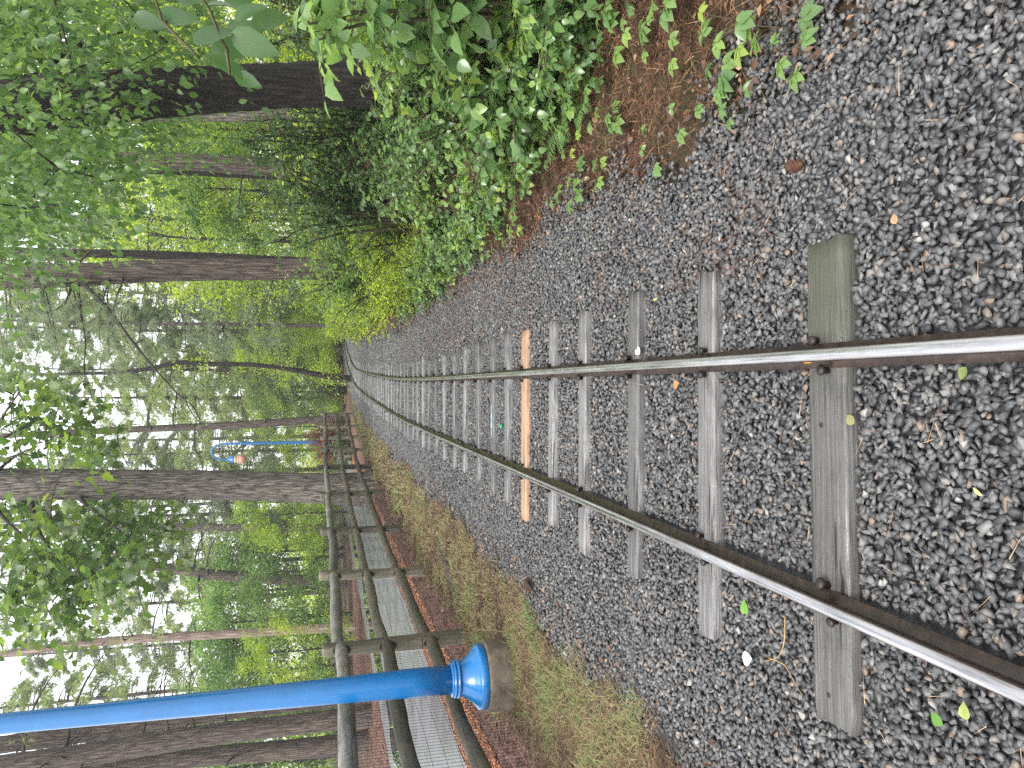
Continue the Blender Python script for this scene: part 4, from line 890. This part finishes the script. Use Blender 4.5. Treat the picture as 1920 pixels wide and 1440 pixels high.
for u, Y, s_ in ((735, 50, 1.4), (765, 54, 1.5), (795, 57, 1.6), (825, 60, 1.7), (720, 55, 1.3), (690, 52, 1.2), (850, 62, 1.7), (745, 60, 1.8), (675, 47, 1.1)):
    dup(SB[k % 2], put(u, Y), random.uniform(0, 6), 'bright yellow-green shrub closing the view at the end of the track bend', 'bright shrubs at the end of the bend', s_); k += 1
for o in SB: o['label'] = 'bright yellow-green shrub among the thicket lining the right bank'

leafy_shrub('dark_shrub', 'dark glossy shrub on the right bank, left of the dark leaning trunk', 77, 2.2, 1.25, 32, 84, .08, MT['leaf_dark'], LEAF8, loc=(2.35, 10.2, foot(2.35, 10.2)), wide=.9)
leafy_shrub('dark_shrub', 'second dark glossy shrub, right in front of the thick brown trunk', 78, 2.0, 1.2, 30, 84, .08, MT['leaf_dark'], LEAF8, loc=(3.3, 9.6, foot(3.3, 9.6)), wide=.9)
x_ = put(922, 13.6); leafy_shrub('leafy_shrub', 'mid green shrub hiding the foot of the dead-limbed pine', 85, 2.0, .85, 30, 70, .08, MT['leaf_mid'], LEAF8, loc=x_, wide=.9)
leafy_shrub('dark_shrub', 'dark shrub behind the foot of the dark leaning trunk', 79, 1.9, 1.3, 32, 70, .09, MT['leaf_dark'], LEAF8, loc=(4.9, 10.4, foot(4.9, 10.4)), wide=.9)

NP = [leafy_shrub('leafy_plant', 'tall light green plant at the right edge, its big leaves nearest the viewer', 81, 1.35, .75, 22, 49, .125, MT['leaf_near'], LEAF8, loc=(2.15, 3.95, foot(2.15, 3.95)), wide=1.05),
      leafy_shrub('leafy_plant', 'low light green plant spilling over the pine straw', 82, .62, .55, 18, 42, .085, MT['leaf_near'], LEAF8, loc=(1.85, 4.6, foot(1.85, 4.6)), wide=1.1),
      leafy_shrub('leafy_plant', 'mid height green plant in front of the dark leaning trunk', 83, .8, .6, 20, 49, .075, MT['leaf_near'], LEAF8, loc=(2.75, 6.0, foot(2.75, 6.0)), wide=.95)]
GN = 'light green plants of the near right bank'
for o in NP[1:]: o['group'] = GN
for x, Y, k, s_ in ((1.95, 3.6, 1, .8), (2.35, 3.75, 1, .95), (2.2, 4.3, 1, .9), (2.6, 3.5, 1, 1.1), (1.7, 4.25, 1, .7), (2.5, 4.5, 2, .9), (2.0, 4.75, 1, .8), (1.62, 5.4, 1, .75), (1.42, 6.3, 1, .62), (1.38, 7.2, 1, .62), (1.40, 8.2, 2, .55), (1.42, 9.2, 2, .55), (1.36, 7.7, 1, .45), (1.4, 6.8, 1, .4), (1.36, 8.7, 1, .45), (1.45, 10, 1, .5), (1.45, 11, 1, .5), (2.0, 5.6, 2, .85), (2.05, 6.9, 2, .85), (2.1, 8.0, 2, .9), (2.4, 4.9, 1, 1.15), (2.3, 7.4, 1, .95), (2.6, 5.3, 2, 1.0),
                    (3.0, 5.0, 1, 1.3), (3.2, 6.6, 2, 1.05), (3.5, 5.8, 2, 1.1), (3.9, 7.0, 1, 1.3), (2.75, 4.2, 2, 1.1), (2.6, 8.6, 2, 1.0), (1.95, 4.0, 1, .7), (3.0, 7.4, 1, 1.1), (4.4, 8.0, 2, 1.4), (1.34, 5.9, 1, .38), (1.3, 7.0, 1, .42), (1.28, 8.2, 1, .45), (1.25, 9.0, 1, .42), (1.28, 9.8, 1, .5), (1.3, 10.6, 1, .5), (1.3, 11.8, 1, .5), (1.35, 13, 1, .5), (1.75, 3.55, 1, .6), (2.05, 3.3, 1, .7), (1.5, 4.75, 1, .55), (1.62, 7.9, 1, .7)):
    dup(NP[k], (x, Y, foot(x, Y) - .02), random.uniform(0, 6), 'light green leafy plant in the undergrowth in front of the dark leaning trunk', GN, s_)
for o in NP[1:]: o['label'] = 'light green leafy plant in the undergrowth in front of the dark leaning trunk'
dup(NP[0], (2.75, 4.9, foot(2.75, 4.9)), 2.2, 'tall light green plant at the right edge, a step behind the nearest one', None, .95)

sap = thing('sapling', 'sapling at the right edge hanging big dark leaves close to the viewer', 'sapling', (1.5, 1.95, foot(1.5, 1.95)))
r = np.random.default_rng(90); b0 = np.array(sap.location); S, Lf = MB(), MB()
limb(S, r, (0, 0, 0), (-.05, .02, 2.3), .018, .008, .01, 12, 8)
for (z0, tips) in ((2.02, [(1400, 330), (1330, 400)]), (1.9, [(1420, 420), (1350, 450), (1300, 455)])):
    prev = np.array([-.04, .02, z0 - b0[2]])
    for u, v in tips:
        e = at_depth(u, v - 25, 1.95) - b0; limb(S, r, prev, e, .005, .003, .03, 6, 5); prev = e
LV = [(1358, 362, 1395, 440, 1), (1420, 300, 1398, 372, 1), (1338, 385, 1300, 462, 1), (1345, 395, 1358, 480, 1), (1378, 432, 1335, 525, 1), (1400, 470, 1412, 545, 1), (1425, 380, 1440, 450, 1), (1318, 398, 1312, 470, 1), (1400, 440, 1442, 500, 1), (1440, 330, 1462, 410, 1), (1390, 425, 1380, 500, 1), (1300, 440, 1278, 490, 1), (1440, 420, 1470, 500, 1), (1410, 250, 1390, 310, 1)]
P = np.array([at_depth(a, b_, 1.95 + .05 * k % .2) for k, (a, b_, c, d, e) in enumerate(LV)]) - b0; Q = np.array([at_depth(c, d, 1.93 + .05 * k % .2) for k, (a, b_, c, d, e) in enumerate(LV)]) - b0
stamp(Lf, *LEAF8, P, Q - P, np.array([(r.normal(0, .5), -.7, .45 + r.normal(0, .2)) for _ in LV]), np.linalg.norm(Q - P, axis=1) * .95, r.uniform(.3, .7, len(LV)), .78)
Lf.build('foliage', MT['leaf_dark'], sap); S.build('stem', MT['stem'], sap)

for k, (u, v, n, sz, lab) in enumerate(((1318, 1345, 5, .062, 'five-leaflet creeper with bright leaves where straw meets gravel'), (1392, 1470, 4, .058, 'three-leaf seedling out on the gravel edge at the right'), (1232, 1288, 3, .05, 'small creeper left of the bright five-leaflet one'), (1152, 1222, 3, .045, 'tiny creeper at the gravel edge, nearest the sleepers'),
        (1245, 1378, 3, .04, 'narrow-leaved seedling on the gravel edge'), (1372, 1285, 4, .06, 'creeper high on the straw by the right edge'), (1330, 1480, 3, .045, 'half buried seedling in the gravel below the bright creeper'), (1165, 1095, 4, .055, 'creeper on straw below the fern'), (1110, 1115, 4, .05, 'creeper low on the straw at the left of the straw bank'),
        (1270, 1120, 5, .06, 'heart-shaped leafy creeper under the tall light green plant'), (1420, 1240, 5, .06, 'creeper at the very right edge on the straw'), (1040, 985, 4, .055, 'creeper by the gravel edge left of the undergrowth'), (1400, 1390, 5, .06, 'trailing creeper beside the bright five-leaflet one'), (1215, 1150, 4, .055, 'creeper in the middle of the straw bank'), (1340, 1180, 5, .065, 'creeper with broad leaves over the straw, right of the fern'))):
    p = ground_at(u, v, .03); creeper('creeper', lab, 300 + k, n, sz, MT['leaf_near'], (p[0], p[1], foot(p[0], p[1]) + .01), 'plant', .10 + .01 * n)
GC = 'small creepers scattered over the straw'
CP = [creeper('creeper', 'small creeper scattered over the reddish pine straw of the right bank', 350, 4, .05, MT['leaf_near'], (1.55, 3.9, foot(1.55, 3.9)), 'plant', .12), creeper('creeper', 'small creeper scattered over the reddish pine straw of the right bank', 351, 6, .055, MT['leaf_near'], (1.75, 3.2, foot(1.75, 3.2)), 'plant', .16)]
for o in CP: o['group'] = GC
for k in range(46):
    Y = random.uniform(2.5, 11); x = float(cx(Y)) + random.uniform(1.42, 2.15) + (.1 if Y < 4 else -.05)
    dup(CP[k % 2], (x, Y, foot(x, Y) + .01), random.uniform(0, 6), 'small creeper scattered over the reddish pine straw of the right bank', GC, random.uniform(.7, 1.3))
for k, (u, v, n, L, lab) in enumerate(((1225, 1040, 8, .34, 'fern at the front of the undergrowth, above the straw'), (1180, 985, 7, .30, 'smaller fern left of the larger one'), (1262, 1075, 6, .26, 'low fern under the light green leaves'))):
    p = ground_at(u, v, .15); fern('fern', lab, 400 + k, n, L, (p[0], p[1], foot(p[0], p[1])), MT['leaf_near'])

# ------------------------------------------------------------------ small things lying about
def leaf_on(name, label, u, v, L, col, az, h=.028, tmpl=LEAF8, wide=1.0, tilt=.15):
    p = ground_at(u, v, h); m = MB(); a = np.array([[math.cos(az), math.sin(az), tilt]]); stamp(m, *tmpl, np.zeros((1, 3)), a, np.array([[.15, -.2, 1.0]]), np.array([L]), np.array([.5]), wide)
    o = m.build(name, flat_mat('leaf_' + label.split()[0], col, .4, 0, .5, .25, 30)); o.location = p; tag(o, label, 'leaf')
leaf_on('fallen_leaf', 'pale grey curled leaf on the gravel left of the rail', 205, 1410, .07, (.50, .50, .44), 1.9, .03)
leaf_on('fallen_leaf', 'fresh green leaf on gravel near the left end of the second sleeper', 288, 1400, .05, (.10, .24, .03), .4)
leaf_on('fallen_leaf', 'green leaf on gravel in the bottom left corner', 80, 1768, .04, (.09, .20, .03), 1.2)
leaf_on('fallen_leaf', 'yellow-green leaf beside the green one in the bottom left corner', 90, 1812, .038, (.22, .26, .06), .2)
leaf_on('fallen_leaf', 'orange twisted leaf lying against the right rail', 760, 1522, .055, (.55, .27, .05), 1.2, .045, wide=.5)
leaf_on('fallen_leaf', 'orange leaf between the rails by the third sleeper', 722, 1272, .05, (.55, .20, .05), 2.0)
leaf_on('fallen_leaf', 'white leaf scrap at the right end of the third sleeper', 776, 1200, .055, (.55, .56, .50), .8)
leaf_on('fallen_leaf', 'olive leaf beside the right rail near the bottom', 752, 1812, .035, (.12, .15, .04), 2.6)
leaf_on('fallen_leaf', 'yellow sliver of leaf at the bottom between the rails', 510, 1842, .03, (.65, .52, .18), 1.0, wide=.4)
leaf_on('fallen_leaf', 'dull yellow leaf below the nearest sleeper between the rails', 645, 1602, .04, (.20, .19, .08), .9)
leaf_on('fallen_leaf', 'yellow leaf on the gravel right of the third sleeper', 880, 1232, .035, (.62, .52, .12), 1.8, wide=.5)
leaf_on('fallen_leaf', 'tan leaf among the stones near the lower right corner', 1020, 1680, .03, (.30, .19, .10), .3)
m = MB(); lathe(m, [(.004, .025), (.016, .024), (.019, .019), (.019, .003), (.018, 0)], 20); o = m.build('bottle_cap', flat_mat('green_plastic', (.008, .20, .075), .4), None, True); p = ground_at(641, 942, .02); o.location = p; o.rotation_euler = (.5, .2, 0); tag(o, 'green plastic bottle cap between the rails beyond the tan sleeper', 'bottle cap')
def twig(label, px, r0, h=.03, name='fallen_twig', mat=None):
    p = spline([ground_at(u, v, h + .008 * (k % 2)) for k, (u, v) in enumerate(px)], 16); m = MB(); tube(m, p - p[0], np.linspace(r0, r0 * .5, 16), 6, .08); o = m.build(name, mat or flat_mat('dry_twig', (.34, .22, .10), .7, 0, .3, .3, 40)); o.location = p[0]; tag(o, label, 'twig'); return o
twig('bent tan straw stalk on gravel near the left end of the nearest sleeper', [(285, 1472), (235, 1470), (208, 1458), (200, 1430)], .0022)
twig('tan stalk with forked end beside the pale curled leaf', [(207, 1440), (195, 1468), (178, 1480), (140, 1502)], .002)
twig('long dark twig on the gravel right of the third sleeper', [(1180, 1455), (1140, 1448), (1090, 1447), (1045, 1436)], .0022, mat=MT['twig'])
twig('short dark twig at the gravel edge below the creepers', [(1262, 1420), (1235, 1417), (1208, 1405)], .002, mat=MT['twig'])
def cone(label, u, v, s, az):
    p = ground_at(u, v, .03); m = MB(); r = np.random.default_rng(int(u)); n = 60; t = np.linspace(0, 1, n); th = np.arange(n) * 2.4; rad = .011 * np.sin(PI * (t * .85 + .1)); P = np.stack([t * .055, rad * np.cos(th), rad * np.sin(th)], -1)
    tube(m, np.stack([[-.003, 0, 0], [.03, 0, 0], [.055, 0, 0]]), [.006, .009, .003], 7); stamp(m, *LEAF2, P, np.stack([np.full(n, .6), np.cos(th), np.sin(th)], -1), np.tile([1.0, 0, 0], (n, 1)) + .01, .013, .5)
    o = m.build('pine_cone', flat_mat('brown_pine_cone', (.08, .035, .02), .7, 0, .3, .4, 60)); o.location = p; o.rotation_euler = (0, 0, az); o.scale = (s, s, s); tag(o, label, 'pine cone')
cone('reddish pine cone on the gravel right of the nearest sleeper', 1132, 1503, 1.1, 1.4); cone('dark pine cone on the left gravel edge beside a twig', 330, 992, 1.6, .6)
p0, p1 = ground_at(425, 822, .0), ground_at(312, 862, .0); m = MB(); r = np.random.default_rng(77)
for q in range(7):
    a, b_ = sorted(r.uniform(0, 1, 2)); a, b_ = (0, 1) if q == 0 else (a * .5, .5 + b_ * .5); t = np.linspace(a, b_, 16)[:, None]; d = p1 - p0
    p = d * t + np.array([r.normal(0, .02), r.normal(0, .03), .012 + r.uniform(-.01, .012)]) + r.normal(0, .006, (16, 3)); tube(m, p, np.interp(t[:, 0], [0, .15, .5, .85, 1], [.012, .04, .045, .035, .008]) * (1 if q == 0 else .55) * r.uniform(.8, 1.2, 16), 9, .16, r=r)
o = m.build('rotten_log', MT['bark_brown']); o.location = p0; tag(o, 'thin rotten log lying in the verge grass beside the fence', 'log')
twig('grey broken stick poking from the verge grass near the gravel', [(352, 985), (338, 995), (322, 1008)], .014, .03, mat=MT['twig'])
EXPOSURE = 1.8

# ------------------------------------------------------------------ light and view
w = bpy.data.worlds.new('World'); scene.world = w; w.use_nodes = True
nt = w.node_tree; nt.nodes.clear()
SUN_EL, SUN_AZ = 62, 200
sky = nt.nodes.new('ShaderNodeTexSky'); sky.sky_type = 'NISHITA'; sky.sun_disc = False
sky.sun_elevation = math.radians(SUN_EL); sky.sun_rotation = math.radians(SUN_AZ)
sky.air_density = 1.0; sky.dust_density = 2.0; sky.ozone_density = 1.0
hs = nt.nodes.new('ShaderNodeHueSaturation'); hs.inputs['Saturation'].default_value = .12
bg = nt.nodes.new('ShaderNodeBackground'); bg.inputs['Strength'].default_value = .15
out = nt.nodes.new('ShaderNodeOutputWorld')
nt.links.new(sky.outputs[0], hs.inputs['Color']); nt.links.new(hs.outputs[0], bg.inputs['Color']); nt.links.new(bg.outputs[0], out.inputs[0])
ld = bpy.data.lights.new('sun', 'SUN'); ld.energy = 1.0; ld.angle = math.radians(25); ld.color = (1, .97, .93)
lo = bpy.data.objects.new('sun', ld); COL.objects.link(lo)
az, el = math.radians(SUN_AZ), math.radians(SUN_EL)
sd = Vector((math.sin(az) * math.cos(el), math.cos(az) * math.cos(el), math.sin(el)))
lo.rotation_euler = sd.to_track_quat('Z', 'Y').to_euler()
lo.location = sd * 60
vs = scene.view_settings; vs.view_transform = 'Standard'; vs.look = 'None'; vs.exposure = EXPOSURE; vs.gamma = 1
cy = scene.cycles
cy.max_bounces = 7; cy.diffuse_bounces = 4; cy.glossy_bounces = 3; cy.transmission_bounces = 4; cy.transparent_max_bounces = 4
cy.use_denoising = False; cy.sample_clamp_indirect = 6

# ------------------------------------------------------------------ damp air: far things pale a little
HAZE = 0.0011
if HAZE:
    bm = bmesh.new(); bmesh.ops.create_cube(bm, size=1.0); me = bpy.data.meshes.new('haze'); bm.to_mesh(me); bm.free()
    o = bpy.data.objects.new('haze', me); COL.objects.link(o); o.scale = (620, 620, 42); o.location = (0, 0, 17); tag(o, kind='stuff')
    m = bpy.data.materials.new('damp_air'); m.use_nodes = True; n_ = m.node_tree; n_.nodes.clear(); q = n_.nodes.new('ShaderNodeOutputMaterial'); v = n_.nodes.new('ShaderNodeVolumePrincipled')
    v.inputs['Color'].default_value = (.93, .96, 1, 1); v.inputs['Density'].default_value = HAZE; v.inputs['Anisotropy'].default_value = .2; n_.links.new(v.outputs[0], q.inputs['Volume']); me.materials.append(m)
